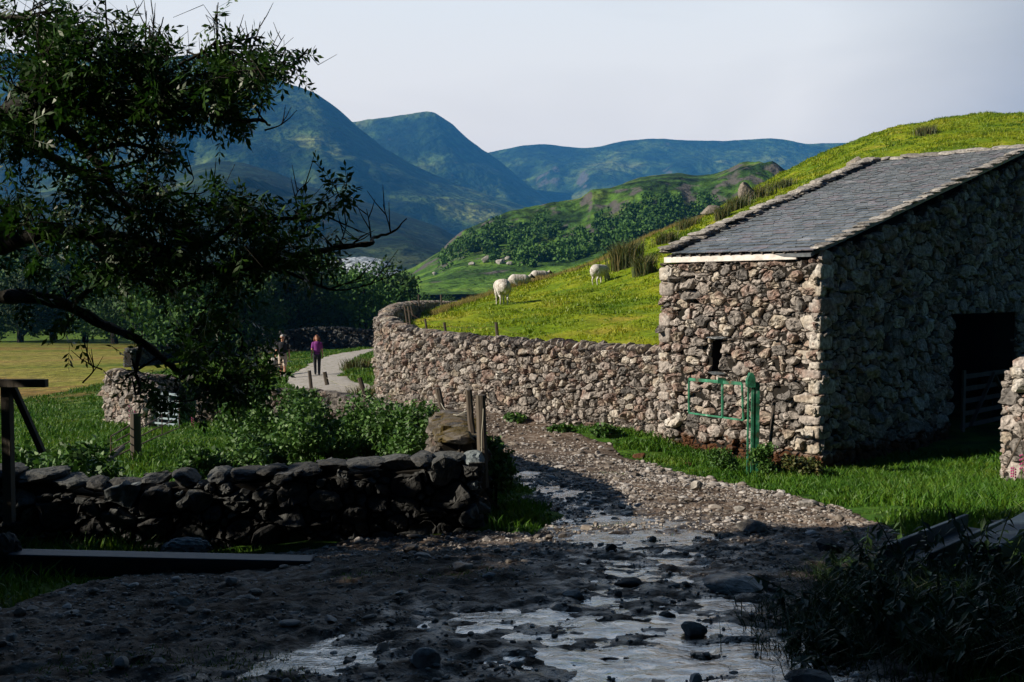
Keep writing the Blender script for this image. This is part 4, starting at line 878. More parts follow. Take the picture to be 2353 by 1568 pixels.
def person(px, Y, rot, label, man=True, h=1.75, stride=.18):
    p_ = P(px, 865, Y); zz = float(track_z(np.array([p_[0]]), np.array([Y]))[0]) if man is None else float(low(np.array([p_[0]]), np.array([Y]))[0])+.02
    t = thing('person', label, 'person', (p_[0], Y, zz), 'walkers on the lane'); t.rotation_euler = (0, 0, rot); k = h/1.75; t.scale = (k,)*3
    wS = .185 if man else .16; s = stride; hw = .09
    # facing -Y
    c = [((0,0,.93),(0,0,1.12),.13,.12,(1.05,.8,1)), ((0,0,1.12),(0,0,1.36),.125,.135,(1.15,.78,1)), ((0,0,1.42),(0,0,1.54),.055,.05), ((0,-.01,1.60),(0,0,1.67),.08,.085,(.9,1.05,1.1)), ((0,-.02,1.56),(0,-.035,1.545),.05,.04), ((0,-.1,1.61),(0,-.11,1.59),.014,.016)]
    sh = [((0,0,.93),(0,0,1.12),.15,.14,(1.08,.85,1)), ((0,0,1.12),(0,0,1.35),.145,.155,(1.15,.8,1)), ((-wS*.8,0,1.40),(wS*.8,0,1.40),.06,.06)]
    lo_ = [((0,0,.97),(0,0,.90),.145,.15,(1.12,.85,1))]; legs = {}
    for sx in (-1, 1):
        fw = sx*.10; A = np.array([(sx*wS,0,1.39),(sx*(wS+.055),fw*.5+.02,1.12),(sx*(wS+.075),fw*1.2-.08,.90),(sx*(wS+.075),fw*1.3-.10,.84)])
        c += [(A[0], A[1], .055, .042), (A[1], A[2], .042, .028), (A[2], A[3], .03, .034, (.6,1.1,1))]
        for q_ in range(4): f0 = A[3]+[0,(q_-1.5)*.019,-.02]; l_ = (.065,.078,.074,.055)[q_]; c += [(f0, f0+[-sx*.006,-.005,-l_*.6], .010, .009), (f0+[-sx*.006,-.005,-l_*.6], f0+[-sx*.024,-.008,-l_], .009, .008)]
        c += [(A[3]+[0,-.03,.01], A[3]+[-sx*.012,-.055,-.035], .012, .010)]
        sh += [(A[0], A[0]*.3+A[1]*.7, .072, .062)]
        sg = -1 if sx > 0 else 1; Lg = np.array([(sx*hw,0,.88),(sx*hw*1.05,sg*s*.4-.03,.50),(sx*hw,sg*s*.9+.02,.09),(sx*hw,sg*s*.9-.13,.04)]); legs[sx] = Lg
        c += [(Lg[0], Lg[1], .085, .056), (Lg[1], Lg[2], .058, .036), (Lg[2]-[0,0,.04], Lg[3], .04, .03)]
        if man: lo_ += [(Lg[0], Lg[0]*.12+Lg[1]*.88, .102, .088)]
        else: lo_ += [(Lg[0], Lg[1], .1, .072), (Lg[1], Lg[2], .072, .06)]
    blob('body', c, M['skin'], t, .009, 3)
    blob('shirt', sh, M['navy'] if man else M['purple'], t, .016, 4)
    blob('shorts' if man else 'trousers', lo_, M['khaki'] if man else M['jeans'], t, .016, 4)
    for sx in (-1, 1):
        Lg = legs[sx]; blob('shoe', [(Lg[2]-[0,-.03,.04], Lg[2]-[0,0,.045], .045, .05), (Lg[2]-[0,0,.05], Lg[3], .048, .04)], M['black'], t, .012, 2)
        if man: blob('sock', [(Lg[2], Lg[2]+[0,0,.1], .047, .05)], M['sock'], t, .012, 2)
    V0, F0 = ICO[3]; hm_ = MB(); Vh = V0*[.1,.115,.12]+[0,.012,1.655]
    fn = (Vh[F0].mean(1)); kf = ~((fn[:, 1] < -.035) & (fn[:, 2] < 1.70)) & (fn[:, 2] > (1.6 if man else 1.5)); hm_.add(Vh, F0[kf]); 
    if not man:
        for sx in (-1, 0, 1): hm_.tube([(sx*.08,.03,1.68),(sx*.10,.04,1.55),(sx*.085,.045,1.42)], [.045,.05,.025], n=8)
    build('hair', hm_, M['hgrey'] if man else M['hbrown'], t, world=False, smooth=True)
    for sx in (-1, 1):
        em = MB(); V1, F1 = ICO[1]; em.add(V1*.011+[sx*.032,-.098,1.625], F1); build('eye', em, M['black'], t, world=False)
    em = MB(); em.box((0,-.098,1.553), (.045,.012,.01)); build('mouth', em, M['rustm'], t, world=False)
    return t
person(650, 41, .1, 'grey haired man in dark t-shirt and pale shorts walking on the lane', True, 1.78)
person(729, 41.5, .15, 'woman with auburn hair in purple top and dark trousers walking on the lane', False, 1.66, .27)
dg_ = sheep(634, 850, 43.5, 2.9, 'white animal partly hidden behind the man in shorts', True, .9, z=float(low(np.array([P(634,850,43.5)[0]]), np.array([43.5]))[0]))
dg_['group'] = 'x'; del dg_['group']
# ------------------------------------------------------------------ foliage helpers
def leafquads(mb, C, size, rnd=None, flatness=0, aspect=1.8):
    K = len(C); n = rs.normal(size=(K, 3)); n[:, 2] += flatness; n /= np.linalg.norm(n, axis=1)[:, None]
    t = rs.normal(size=(K, 3)); t -= n*(t*n).sum(1)[:, None]; t /= np.linalg.norm(t, axis=1)[:, None]; b = np.cross(n, t)
    s = (size*rs.uniform(.6, 1.3, K))[:, None]; l = t*s; w = b*s/aspect
    V = np.stack([C-l, C+w*.9-l*.1, C+l, C-w*.9-l*.1], 1).reshape(-1, 3); o = np.arange(K)[:, None]*4
    mb.add(V, np.array([0,1,2,3])+o, np.repeat(rs.uniform(0, 1, K) if rnd is None else rnd, 4))
def crown_pts(n, lobes):
    P_ = []; per = np.array([l[3]**2*1.0 for l in lobes]); per = (per/per.sum()*n).astype(int)
    for (x, y, z, r), k in zip(lobes, per):
        d = rs.normal(size=(k, 3)); d /= np.linalg.norm(d, axis=1)[:, None]; rr = r*(rs.uniform(0, 1, k)**.35)
        rr = rr*(1+.35*vn(d[:, 0]*3+x, d[:, 1]*3+y, d[:, 2]*3+z, 4)); P_.append(np.array([x, y, z])+d*rr[:, None]*[1,1,.85])
    return np.concatenate(P_)
def tree_proto(label, H, W, n, leaf, seed, matn='fartree', trunk_h=.1, group='broadleaf trees in the valley belt'):
    global rs
    t = thing('broadleaf_tree', label, 'tree', (0, 0, 0), group)
    lobes = []
    for i in range(15):
        a = rs.uniform(0, 2*PI); q_ = rs.uniform(0, 1); zc = H*(trunk_h+.12+(.9-trunk_h-.12)*q_); rad = W*.5*math.sin(PI*min(.95, .25+.65*q_))*rs.uniform(.35, .8)
        lobes.append((math.cos(a)*rad, math.sin(a)*rad, zc, W*rs.uniform(.16, .27)))
    lobes.append((0, 0, H*.6, W*.3))
    tm = MB(); tm.tube([(0,0,-.5),(.05,0,H*.2),(0,.1,H*.45),(.1,0,H*.75)], [W*.04,W*.032,W*.024,W*.008], n=7)
    for l in lobes[:8]: tm.tube([(0,0,H*(trunk_h*.8)),(l[0]*.5, l[1]*.5, l[2]*.75),(l[0], l[1], l[2])], [W*.018, W*.012, W*.004], n=5)
    build('trunk', tm, M['bark'], t, world=False)
    cm = MB(); leafquads(cm, crown_pts(n, lobes), leaf, aspect=1.4); build('crown', cm, M[matn], t, world=False)
    return t
# ------------------------------------------------------------------ belt of trees
TL = [ # px, Y, height, proto, label
 (-40,112,8.5,0,'dark tree at the left edge behind the tan field'),(45,108,8.2,1,'second dark tree from the left edge behind the tan field'),(120,118,9.6,2,'tall dark tree behind the tan field below the lowest limb'),
 (195,110,8.4,3,'round dark tree at the right part of the tan field edge'),(262,104,8.8,0,'dark tree rising where the tan field meets the stubby wall'),(330,98,8.2,1,'dark tree behind the pale gate among the branches'),
 (400,100,8.6,2,'dark tree behind the hanging lower branches'),(470,92,8.0,3,'dark tree left of the far shaded wall'),(545,96,9.2,0,'dark tree behind the left end of the far shaded wall'),
 (610,105,10,1,'tall dark tree directly behind the man in shorts'),(665,98,8.8,2,'bushy mid green tree between the two walkers'),(725,104,9.8,3,'wide mid green tree behind the woman in purple'),
 (785,110,9.2,0,'tree right of the woman in purple above the far wall'),(835,100,7.6,1,'small tree with open trunk over the far wall by a bright field gap'),(888,108,8.8,2,'dense tree rising just left of the curved wall top'),
 (935,132,6.6,3,'tree behind the bend of the curved wall'),(985,140,6.0,0,'round tree over the leaning wire fence posts'),(1040,150,5.0,1,'low round tree at the right end of the belt'),(1085,175,4.6,2,'small tree farthest right, beside the pasture slope'),
 (870,190,8.0,3,'lone upright tree before the quarry spoil'),(80,150,15,1,'big tree in the second row at far left under the low fell'),(240,160,15,2,'big second row tree left of the pale hillock'),(430,170,13,3,'big second row tree right of the pale hillock'),
 (560,165,12.5,0,'second row tree under the front spur of the mountain'),(680,185,12.5,1,'second row tree left of the quarry'),(770,200,11,2,'second row tree just beneath the quarry edge'),(0,160,16,0,'tallest second row tree at the left frame edge'),
 (430,66,6.5,1,'dark tree close to the left end of the far shaded wall'),(560,67.5,6,2,'small dark tree standing right in front of the far shaded wall')]
protos = [tree_proto('', 8, 8.5, 4200, .2, 0), tree_proto('', 8, 9.5, 4600, .2, 1), tree_proto('', 8, 7.5, 3800, .2, 2), tree_proto('', 8, 9, 4300, .2, 3)]
used = set()
for (px, Y, h, k, lb) in TL:
    o = protos[k] if k not in used else copy_tree(protos[k]); used.add(k)
    x = P(px, 700, Y)[0]; o.location = (x, Y, float(low(np.array([x]), np.array([Y]))[0])-.1); sc = h/8*1.02; o.scale = (sc*rs.uniform(.9, 1.1), sc, sc); o.rotation_euler = (0, 0, rs.uniform(0, 6.28)); o['label'] = lb
# left trees shade the lane; thorn, rear and right trees added to block light
SH = [(-8.4,1.3,6.3,'big spreading tree just left of the viewpoint'),(-7.5,-2.5,8.5,'tree behind the viewpoint on the left'),(-15,-2,9.5,'tall tree farther out to the left'),(-2,-7.5,13,'tree added directly behind the viewpoint to block the sky'),(5,-7,13,'tree added behind the viewpoint on the right to block the sky'),(11,-4,13,'tall tree added to the right behind the viewpoint to block the sky'),(-20,-2,10,'outermost tall tree on the left'),(11.5,3.5,10.5,'tree added off the right edge of the picture to block the sky'),(19,-2,14,'tall sky blocking tree added farther out on the right'),(19.5,7,13,'spreading sky blocking tree added beyond the right frame edge'),(20,-12,15,'sky blocking tree added at the rear right corner of the grove'),(-7.6,6.1,3.9,'low unseen thorn tree added to shade the left end of the dark wall'),(-7,-13,15,'sky blocking tree added at the rear left of the grove'),(3,-15,16,'sky blocking tree added at the rear middle of the grove'),(12,-13,15,'sky blocking tree added at the rear right of the grove'),(-12.5,2.0,7.2,'second tree left of the viewpoint, beside the big spreading one')]
sp = tree_proto('', 8, 8, 6200, .25, 9, 'grove', .12, 'grove of trees round the viewpoint'); first = True
for (x, y, h, lb) in SH:
    o = sp if first else copy_tree(sp); first = False
    o.location = (x, y, float(low(np.array([x]), np.array([y]))[0])-.1); o.scale = (h/8,)*3; o.rotation_euler = (0, 0, rs.uniform(0, 6.28)); o['label'] = lb
# ------------------------------------------------------------------ the ash tree in the foreground
ash = thing('ash_tree', 'dark spreading ash tree reaching in from the left edge over the wall', 'tree', (-5.4, 6.3, -2.2))
limbs = [
 ([(-420,620),(-200,330),(0,263),(108,274),(158,302),(202,346),(245,389),(270,443),(317,480),(400,510)], 7.2, .07, .012),
 ([(-200,330),(0,262),(60,235),(126,240),(252,262),(360,254),(468,263),(550,288),(590,284),(608,300)], 7.0, .06, .006),
 ([(-420,620),(-150,330),(0,299),(72,335),(144,374),(202,407),(223,450),(288,493),(324,522),(420,560)], 7.5, .055, .01),
 ([(-420,900),(-150,620),(0,568),(90,539),(180,539),(288,550),(378,582),(450,622),(540,620),(594,615),(720,586),(774,575),(847,566),(852,547),(898,535),(927,505)], 7.0, .066, .004),
 ([(378,582),(468,564),(540,514),(630,503),(720,503),(760,485),(800,452)], 7.1, .028, .004),
 ([(594,612),(666,629),(756,665),(828,659)], 7.0, .018, .003),
 ([(-420,900),(-150,700),(0,683),(90,687),(162,708),(234,751),(306,784),(360,823),(414,870),(450,906),(486,913),(495,960)], 7.1, .06, .006),
 ([(162,705),(234,643),(317,597),(345,575)], 7.15, .022, .01),
 ([(209,545),(288,615),(360,658),(396,672),(468,643),(560,640)], 7.3, .028, .008),
 ([(324,795),(313,852),(324,885),(318,905)], 7.1, .018, .006),
 ([(-200,60),(0,40),(72,50),(130,52)], 7.2, .02, .005),
 ([(300,258),(390,215),(470,172),(560,168),(612,158),(680,150)], 7.0, .024, .004),
 ([(0,262),(60,180),(110,110),(190,60)], 7.3, .03, .006),
 ([(126,240),(200,170),(280,130),(331,119),(346,90),(365,29)], 7.1, .024, .003),
 ([(252,262),(330,200),(420,150),(493,104),(504,54),(510,2)], 7.2, .02, .003),
 ([(202,346),(300,330),(360,350),(415,345)], 7.2, .02, .005),
 ([(245,389),(320,370),(345,345),(360,330)], 7.2, .016, .004),
 ([(270,443),(350,455),(420,440),(470,470)], 7.3, .018, .005),
 ([(486,913),(540,850),(560,780),(520,730)], 7.2, .016, .004),
 ([(414,870),(470,820),(450,760),(430,720)], 7.2, .016, .004),
 ([(360,823),(300,860),(270,880),(235,850)], 7.2, .01, .003)]
twigs = [([(281,97),(295,60),(313,22)],),([(565,144),(590,83),(598,50)],),([(504,108),(533,97),(562,65)],),([(245,60),(242,0),(241,-20)],),([(333,101),(337,25)],),([(691,500),(695,460),(699,414)],),([(735,500),(765,480),(792,454)],),
 ([(774,575),(790,540),(800,500)],),([(800,570),(830,545),(860,530)],),([(852,547),(848,510),(842,480)],),([(898,535),(893,515),(880,470)],),([(590,284),(600,250),(605,225)],),([(565,144),(620,130),(655,80)],),([(565,144),(575,110),(570,90)],),
 ([(756,500),(800,520),(850,540)],),([(690,500),(680,450),(705,420)],),([(828,659),(860,650),(880,640)],),([(756,665),(800,650),(830,640)],),([(430,430),(445,410),(425,380)],),([(400,440),(460,445),(500,420)],),([(350,110),(352,60),(351,25)],),([(60,50),(75,20),(80,0)],),([(20,50),(35,25),(40,5)],),([(608,300),(640,290),(655,280)],),
 ([(190,880),(215,850),(205,810)],),([(235,850),(205,835),(200,800)],)]
tm = MB(); samp = []
for pts, Y0, r0, r1 in limbs:
    p3 = np.array([P(x, y, .87*(Y0+.25*math.sin(i*1.3+x*.01))) for i, (x, y) in enumerate(pts)]); c = catmull(p3, 5); c = c+np.cumsum(rs.normal(0, .0035, c.shape), 0)*(np.linspace(0, 1, len(c))[:, None])
    tm.tube(c, np.linspace(r0, r1, len(c))*.87*(1+.1*rs.normal(size=len(c))), n=7)
    samp.append(c[:])
S_ = np.concatenate(samp)
base = P(-420, 620, 7.2)
tm.tube([(-5.4,6.3,-2.3),(-5.35,6.25,-1.2),(-4.9,6.2,-.6),P(-420,900,6.1)], [.28,.22,.16,.08], n=10); tm.tube([(-5.4,6.3,-1.6),(-5.2,6.3,-.4),P(-420,620,6.3)], [.22,.16,.09], n=10); tm.tube([(-5.4,6.3,-1.4),(-5.8,6.1,.8),(-5.6,6,3.0)], [.2,.14,.05], n=10)
for (pts,) in twigs:
    p3 = np.array([P(x, y, 6.2) for x, y in pts]); c = catmull(p3, 4); tm.tube(c, np.linspace(.006, .0020, len(c)), n=5)
    for q_ in range(3):
        i = rs.randint(2, len(c)-1); d = c[i]-c[i-1]; d = d/np.linalg.norm(d)+rs.normal(0, .55, 3)*[1,.6,1]; tm.tube([c[i], c[i]+d*.06, c[i]+d*.11+[0,0,.015]], [.004,.003,.0015], n=4)
clusters = [(60,130,90,90,95),(150,150,90,110,130),(210,90,80,80,90),(190,210,100,60,110),(330,180,110,70,110),(450,190,110,70,110),(545,185,85,60,80),(595,190,50,50,34),(400,110,45,35,16),(665,135,48,48,24),(478,88,22,34,7),(300,265,110,35,55),(540,262,50,32,22),(90,235,110,60,80),(20,60,50,50,18),
 (50,310,80,50,40),(345,325,40,45,12),(400,350,38,36,16),(60,400,100,80,60),(190,370,50,80,24),(150,480,150,60,70),(300,420,80,60,40),(350,470,80,50,40),
 (470,490,100,45,55),(540,455,50,50,28),(650,540,110,45,60),(715,560,65,45,45),(740,430,34,40,14),(500,560,110,50,70),(600,600,120,45,60),(740,605,45,28,18),(230,580,70,80,40),(100,600,100,50,26),(310,600,80,60,45),(420,600,100,50,50),
 (480,750,60,60,34),(520,810,80,65,65),(590,850,30,40,12),(430,800,50,60,24),(395,890,50,45,26),(330,880,38,36,13),(500,890,100,50,60),(560,905,70,60,50),(60,500,90,50,35),(250,330,50,30,10),(30,660,60,30,8),(200,760,60,60,10),(-150,500,140,280,60),(-350,700,150,300,90),(-250,950,150,150,60),(400,680,70,30,22),(150,650,80,30,14)]
lf = MB(); LV = []
for (cx, cy, rx, ry, n) in clusters:
    loc = []; n = n*(.68 if cy < 290 else (.56 if cy < 650 else .42))
    for q_ in range(int(n*.8)):
        a = rs.uniform(0, 2*PI); rr = math.sqrt(rs.uniform(0, 1)); ex, ey = cx+rx*rr*math.cos(a), cy+ry*rr*math.sin(a); Yd = rs.uniform(6.4, 8.0)*.87
        end = P(ex, ey, Yd)
        if q_ % 3 == 0:
            d = S_-end; j = np.argmin((d**2).sum(1)+.02*rs.uniform(0, 1, len(S_))); st = S_[j]
            midp = (st+end)/2+rs.normal(0, .05, 3)+[0,0,.04]; tm.tube([st, midp, end], [.008,.005,.0022], n=4, cap=False)
            f_ = rs.uniform(0, 1, 4)[:, None]; anc = [end, end*.75+midp*.25, end*.5+midp*.5, end*.2+midp*.8]; loc += anc
            for a_ in anc[:3]: tm.tube([a_, a_+rs.normal(0, .05, 3), a_+rs.normal(0, .09, 3)], [.003,.0024,.0015], n=3, cap=False)
        else: a_ = loc[rs.randint(0, len(loc))]; anc = [a_+rs.normal(0, .035, 3), a_+rs.normal(0, .05, 3), loc[rs.randint(0, len(loc))]+rs.normal(0, .04, 3)]
        for A in anc:
            LV.append(A)
LV = np.array(LV); K = len(LV)
d = rs.normal(size=(K, 3)); d[:, 2] -= .45; d /= np.linalg.norm(d, axis=1)[:, None]; Ln = rs.uniform(.11, .19, K)
sd = np.cross(d, rs.normal(size=(K, 3))); sd /= np.linalg.norm(sd, axis=1)[:, None]; nn = np.cross(d, sd)
VV = []
for q_, (f, sg) in enumerate(((.35,1),(.35,-1),(.6,1),(.6,-1),(.85,1),(.85,-1),(1.0,0))):
    b = LV+d*(Ln*f)[:, None]; dr = sd*sg*.85+d*(.55 if sg else 1.0)+rs.normal(0, .15, (K, 3)); dr[:, 2] -= .15; dr /= np.linalg.norm(dr, axis=1)[:, None]
    l = dr*(rs.uniform(.042, .068, K))[:, None]; w = np.cross(dr, nn+rs.normal(0, .3, (K, 3))); w /= np.linalg.norm(w, axis=1)[:, None]; w = w*(.0100*rs.uniform(.8, 1.3, K))[:, None]
    VV.append(np.stack([b, b+l*.5+w, b+l, b+l*.5-w], 1))
wr_ = sd*.0016; VV.append(np.stack([LV-wr_, LV+wr_, LV+d*Ln[:, None]+wr_, LV+d*Ln[:, None]-wr_], 1)); VV = np.stack(VV, 1).reshape(-1, 3); nq = len(VV)//4
lf.add(VV, np.array([0,1,2,3])+np.arange(nq)[:, None]*4, np.repeat(rs.uniform(0, 1, nq), 4))
build('crown', lf, M['leaf'], ash); build('trunk', tm, M['bark'], ash, smooth=True)
# ------------------------------------------------------------------ bushes, shrubs, nettles
def bush(px, py, Y, w, h, n, label, leaf=.035, matn='bush', name='bush', group=None, dy=None):
    h *= {'bush': 1.35, 'sapling': 1.35}.get(name, 1.0); n = int(n*(1.8 if name == 'sapling' else 1)); p_ = P(px, py, Y); x0 = p_[0]; z0 = zl(x0, Y); t = thing(name, label, 'bush', (x0, Y, z0), group); lobes = []
    for i in range(12):
        a = rs.uniform(0, 2*PI); q_ = rs.uniform(0, 1); lobes.append((x0+math.cos(a)*w*.32*rs.uniform(.3, 1.1), Y+math.sin(a)*w*.28, z0+h*(.2+.6*q_*rs.uniform(.6, 1)), max(w*.17, h*.2)*rs.uniform(.7, 1.2)))
    c = MB(); leafquads(c, crown_pts(n, lobes), leaf, flatness=.6, aspect=1.5); build('foliage', c, M[matn], t)
    sm = MB()
    for l in lobes: sm.tube([(x0+(l[0]-x0)*.3, Y+(l[1]-Y)*.3, z0-.1),((l[0]+x0)/2, (l[1]+Y)/2, z0+h*.4),(l[0], l[1], l[2]+l[3]*.5)], [.012,.009,.004], n=5, cap=False)
    build('stems', sm, M['bark'], t); return t
gb = 'hedge bushes behind the dark wall'
bush(500,1040,12.5,1.1,.62,4200,'bright green bush at the left end of the hedge behind the dark wall',group=gb)
bush(610,1040,13,1.5,.9,5200,'sunlit bramble bush behind the large cap stone',group=gb)
bush(735,1030,13.5,1.5,1.1,6000,'tall dark bramble bush below the walking man',group=gb)
bush(850,1020,14,1.6,1.2,6000,'bramble bush right of centre in the hedge, below the rope post',group=gb)
bush(945,1010,13.2,1.2,1.1,5200,'bush at the right end of the hedge against the mossy wall',group=gb)
bush(640,930,19,1.8,1.15,4500,'shadowed bush behind the hedge below the man in shorts',group=gb,leaf=.045)
bush(745,945,18,1.6,.95,4000,'farther bush below the woman in purple',group=gb,leaf=.045)
bush(560,905,21,1.4,1.3,3500,'dark bush among the hanging ash branches',group=gb,leaf=.05)
gs = 'leafy saplings behind the left end of the dark wall'
bush(120,1000,10.5,1.0,.85,1500,'leafy sapling behind the brace of the timber frame',group=gs,leaf=.04,name='sapling')
bush(220,1040,10.2,.8,.6,1000,'thin sapling right of the timber frame brace',group=gs,leaf=.04,name='sapling')
bush(55,980,11.5,.8,1.0,1100,'sapling between the upright and brace of the timber frame',group=gs,leaf=.04,name='sapling')
bush(190,930,14,.7,.9,600,'sparse sapling against the tan field',group=gs,leaf=.045,name='sapling')
bush(1128,1110,9.9,.5,.75,2400,'dark leafy bush hugging the paired posts at the wall end',leaf=.03)
bush(1665,1060,17.0,.55,.55,1500,'dark weedy tuft against the barn wall left of the green post',leaf=.03,name='weed_clump')
bush(1755,1070,16.6,.4,.7,1500,'climbing weeds at the foot of the green gate post',leaf=.03,name='weed_clump')
bush(1840,1085,16.6,.9,.6,2200,'brownish weeds at the shaded barn corner',leaf=.03,name='weed_clump',matn='rush')
for i, (px, lb) in enumerate(((1180,'docks at the wall foot beyond the paired posts'),(1290,'broad leaved weeds at the middle of the curved wall foot'),(1395,'broad leaved weeds beside the squared boulder'),)):
    bush(px, 985, (23.3,22.0,20.9)[i], .7, .3, 500, lb, leaf=.06, name='weed_clump')
# nettles
gb_ = []
def nettle(px, py, Y, h, label, n=11):
    p_ = P(px, py, Y); x0 = p_[0]; z0 = float(low(np.array([x0]), np.array([Y]))[0]); t = thing('nettle', label, 'weed', (x0, Y, z0), 'tall weeds in the right foreground'); sm = MB(); lm = MB()
    for q_ in range(6):
        bx, by = rs.normal(0, .13, 2); lean = rs.normal(0, .1, 2); hh = h*rs.uniform(.7, 1.05)
        c = np.array([(x0+bx+lean[0]*f*f, Y+by+lean[1]*f*f, z0+hh*f) for f in np.linspace(0, 1, 6)]); gb_.append((c[0][0], c[0][1])); sm.tube(c, np.linspace(.006, .003, 6), n=5, cap=False)
        for j in range(n):
            f = .2+.8*j/n; b = np.array([x0+bx+lean[0]*f*f, Y+by+lean[1]*f*f, z0+hh*f]); 
            for sg in (0, PI):
                a = j*1.57+sg+rs.normal(0, .7); L_ = .075*(1.2-.6*f)*rs.uniform(.5, 1.5); dr = np.array([math.cos(a), math.sin(a), rs.normal(-.35, .4)]); w = np.array([-math.sin(a), math.cos(a), 0])*L_*.28
                lm.add([b, b+dr*L_*.45+w, b+dr*L_-[0,0,L_*.3], b+dr*L_*.45-w], np.array([[0,1,2],[0,2,3]]), rs.uniform(0, 1))
    build('stems', sm, M['weed'], t); build('leaves', lm, M['weed'], t)
NL = [(2060,1330,5.6,.42,'tall nettle in front of the left end of the dark channel'),(2165,1340,5.3,.3,'nettle before the middle of the dark channel'),(2235,1380,5.4,.55,'tallest nettle standing over the gap between channel and beam'),(2310,1400,4.9,.3,'nettle near the right edge below the pale beam'),(2010,1400,5.4,.25,'low nettle at the outer edge of the weed patch'),(1960,1440,5.1,.22,'leafy weed left of the patch above the flat slab'),(2100,1420,4.9,.32,'nettle in the middle of the weed patch'),(2200,1450,4.6,.32,'nettle in the lower middle of the weed patch'),(2300,1480,4.4,.32,'nettle at the lower right of the patch'),(1900,1470,4.9,.18,'low weed closest to the wet gravel'),(2000,1490,4.7,.22,'weed in the lower left of the patch'),(2080,1530,4.4,.25,'weed near the bottom edge, middle of patch'),(2340,1560,4.1,.35,'weed in the bottom right corner'),(2200,1560,4.1,.28,'weed at the bottom edge right of middle'),(1900,1540,4.4,.12,'tiny weed at the bottom edge beside the water'),(2120,1350,5.8,.36,'nettle leaning on the channel side board'),(2345,1330,5.4,.34,'nettle against the right frame edge'),(1985,1350,6.0,.2,'small weed left of the tall nettle')]
for a in NL: nettle(*a)
tg = MB(); gb_ = np.array(gb_); k = rs.randint(0, len(gb_), 9000); x = gb_[k, 0]+rs.normal(0, .14, 9000); y = gb_[k, 1]+rs.normal(0, .14, 9000)
blades(tg, x, y, rough_low(x, y), np.full(9000, .2), .006, lean=1.1)
tag(build('tall_grass', tg, M['weed']), 'rank dark grass among the weeds in the right foreground', 'grass', kind='stuff')
# foxgloves
def foxglove(px, py, Y, h, label, low_=True):
    p_ = P(px, py, Y); x0 = p_[0]; z0 = zl(x0, Y); t = thing('foxglove', label, 'flower', (x0, Y, z0), 'pink foxgloves'); sm = MB(); sm.tube([(x0, Y, z0), (x0+.03, Y, z0+h)], [.008, .004], n=5); build('stem', sm, M['bush'], t)
    fm = MB(); C = np.array([(x0+.02+.03*math.cos(i*2.1), Y+.03*math.sin(i*2.1), z0+h*(.5+.5*i/12)) for i in range(12)]); rocks(fm, C, np.full((12, 3), .012)*[1,1,1.3], sub=1, planes=0); build('flowers', fm, M['pink'], t)
foxglove(2345,1090,14.2,.5,'pink foxglove leaning at the sunlit wall end on the right')
foxglove(2325,1100,13.9,.3,'shorter pink foxglove left of the leaning one')
foxglove(298,1000,24,.9,'pink foxglove at the foot of the stubby wall'); foxglove(310,1000,24.5,.75,'pink foxglove just right of its taller neighbour by the stubby wall'); foxglove(441,985,24.5,.45,'small pink foxglove right of the pale field gate')
st = MB(); st.tube([P(2312,1075,14.4), P(2330,1040,14.5), P(2350,1000,14.6)], [.02,.018,.012], n=6); tag(build('stick', st, M['wood']), 'brown stick leaning on the sunlit wall end at the right', 'stick')
# ------------------------------------------------------------------ mountains
def ridge(name, crest, D, foot_y, Df, cols, mseed, amp=.06, back=1.4, nt=90, nx_=260, p1=1.0, bumpd=6, rav=.5, noisef=.006, prof=None, crag=None):
    cx = np.array([c[0] for c in crest], float); cy = np.array([c[1] for c in crest], float)
    px = np.linspace(cx[0], cx[-1], nx_); py = np.interp(px, cx, cy)
    k = np.ones(5)/5; py2 = np.convolve(np.pad(py, 2, 'edge'), k, 'valid'); py = py*.4+py2*.6
    Dc = D(px) if callable(D) else np.full(nx_, float(D)); Df_ = np.full(nx_, float(Df)); fy = np.interp(px, [c[0] for c in foot_y], [c[1] for c in foot_y]) if isinstance(foot_y, list) else np.full(nx_, float(foot_y))
    top = np.array([P(a, b, c) for a, b, c in zip(px, py, Dc)]); ft = np.array([P(a, b, c) for a, b, c in zip(px, fy, Df_)])
    ft[:, 2] = np.minimum(ft[:, 2], top[:, 2]-1)
    H = (top[:, 2]-ft[:, 2])[None, :]
    t = np.linspace(0, 1, nt)[:, None]; X = ft[None, :, 0]*(1-t)+top[None, :, 0]*t; Y = ft[None, :, 1]*(1-t)+top[None, :, 1]*t
    pr = t**p1 if prof is None else prof(t)
    Z = ft[None, :, 2]+H*pr
    env = np.sin(PI*np.clip(t, 0, 1))**.7*np.clip((1-t)*2.6, 0, 1)
    ax = X*noisef; ay = Y*noisef
    R1 = 1-2*np.abs(fbm(ax*1.3+2, ay*.45, 0, 4, mseed)); R2 = fbm(ax*5, ay*3, 0, 5, mseed+5)
    Z = Z+H*env*(amp*1.6*(R1-.4)*rav*2+amp*.9*R2)
    Z += (H.max()*.006)*fbm(ax*14, ay*14, 0, 3, mseed+9)
    tb = np.linspace(0, 1, 14)[1:, None]; dist = (top[:, 1]-ft[:, 1])[None]*back
    dirx = top[None, :, 0]/top[None, :, 1]
    Yb = top[None, :, 1]+dist*tb; Xb = dirx*Yb; Zb = top[None, :, 2]-(H+20)*tb**1.3
    X = np.vstack([X, Xb]); Y = np.vstack([Y, Yb]); Z = np.vstack([Z, Zb])
    mb = MB(); V, Fq = gridmesh(X, Y, Z); mb.add(V, Fq, .5)
    return struct(build(name, mb, fell_mat(name+'_turf', cols, noisef, bumpd, crag), smooth=True))
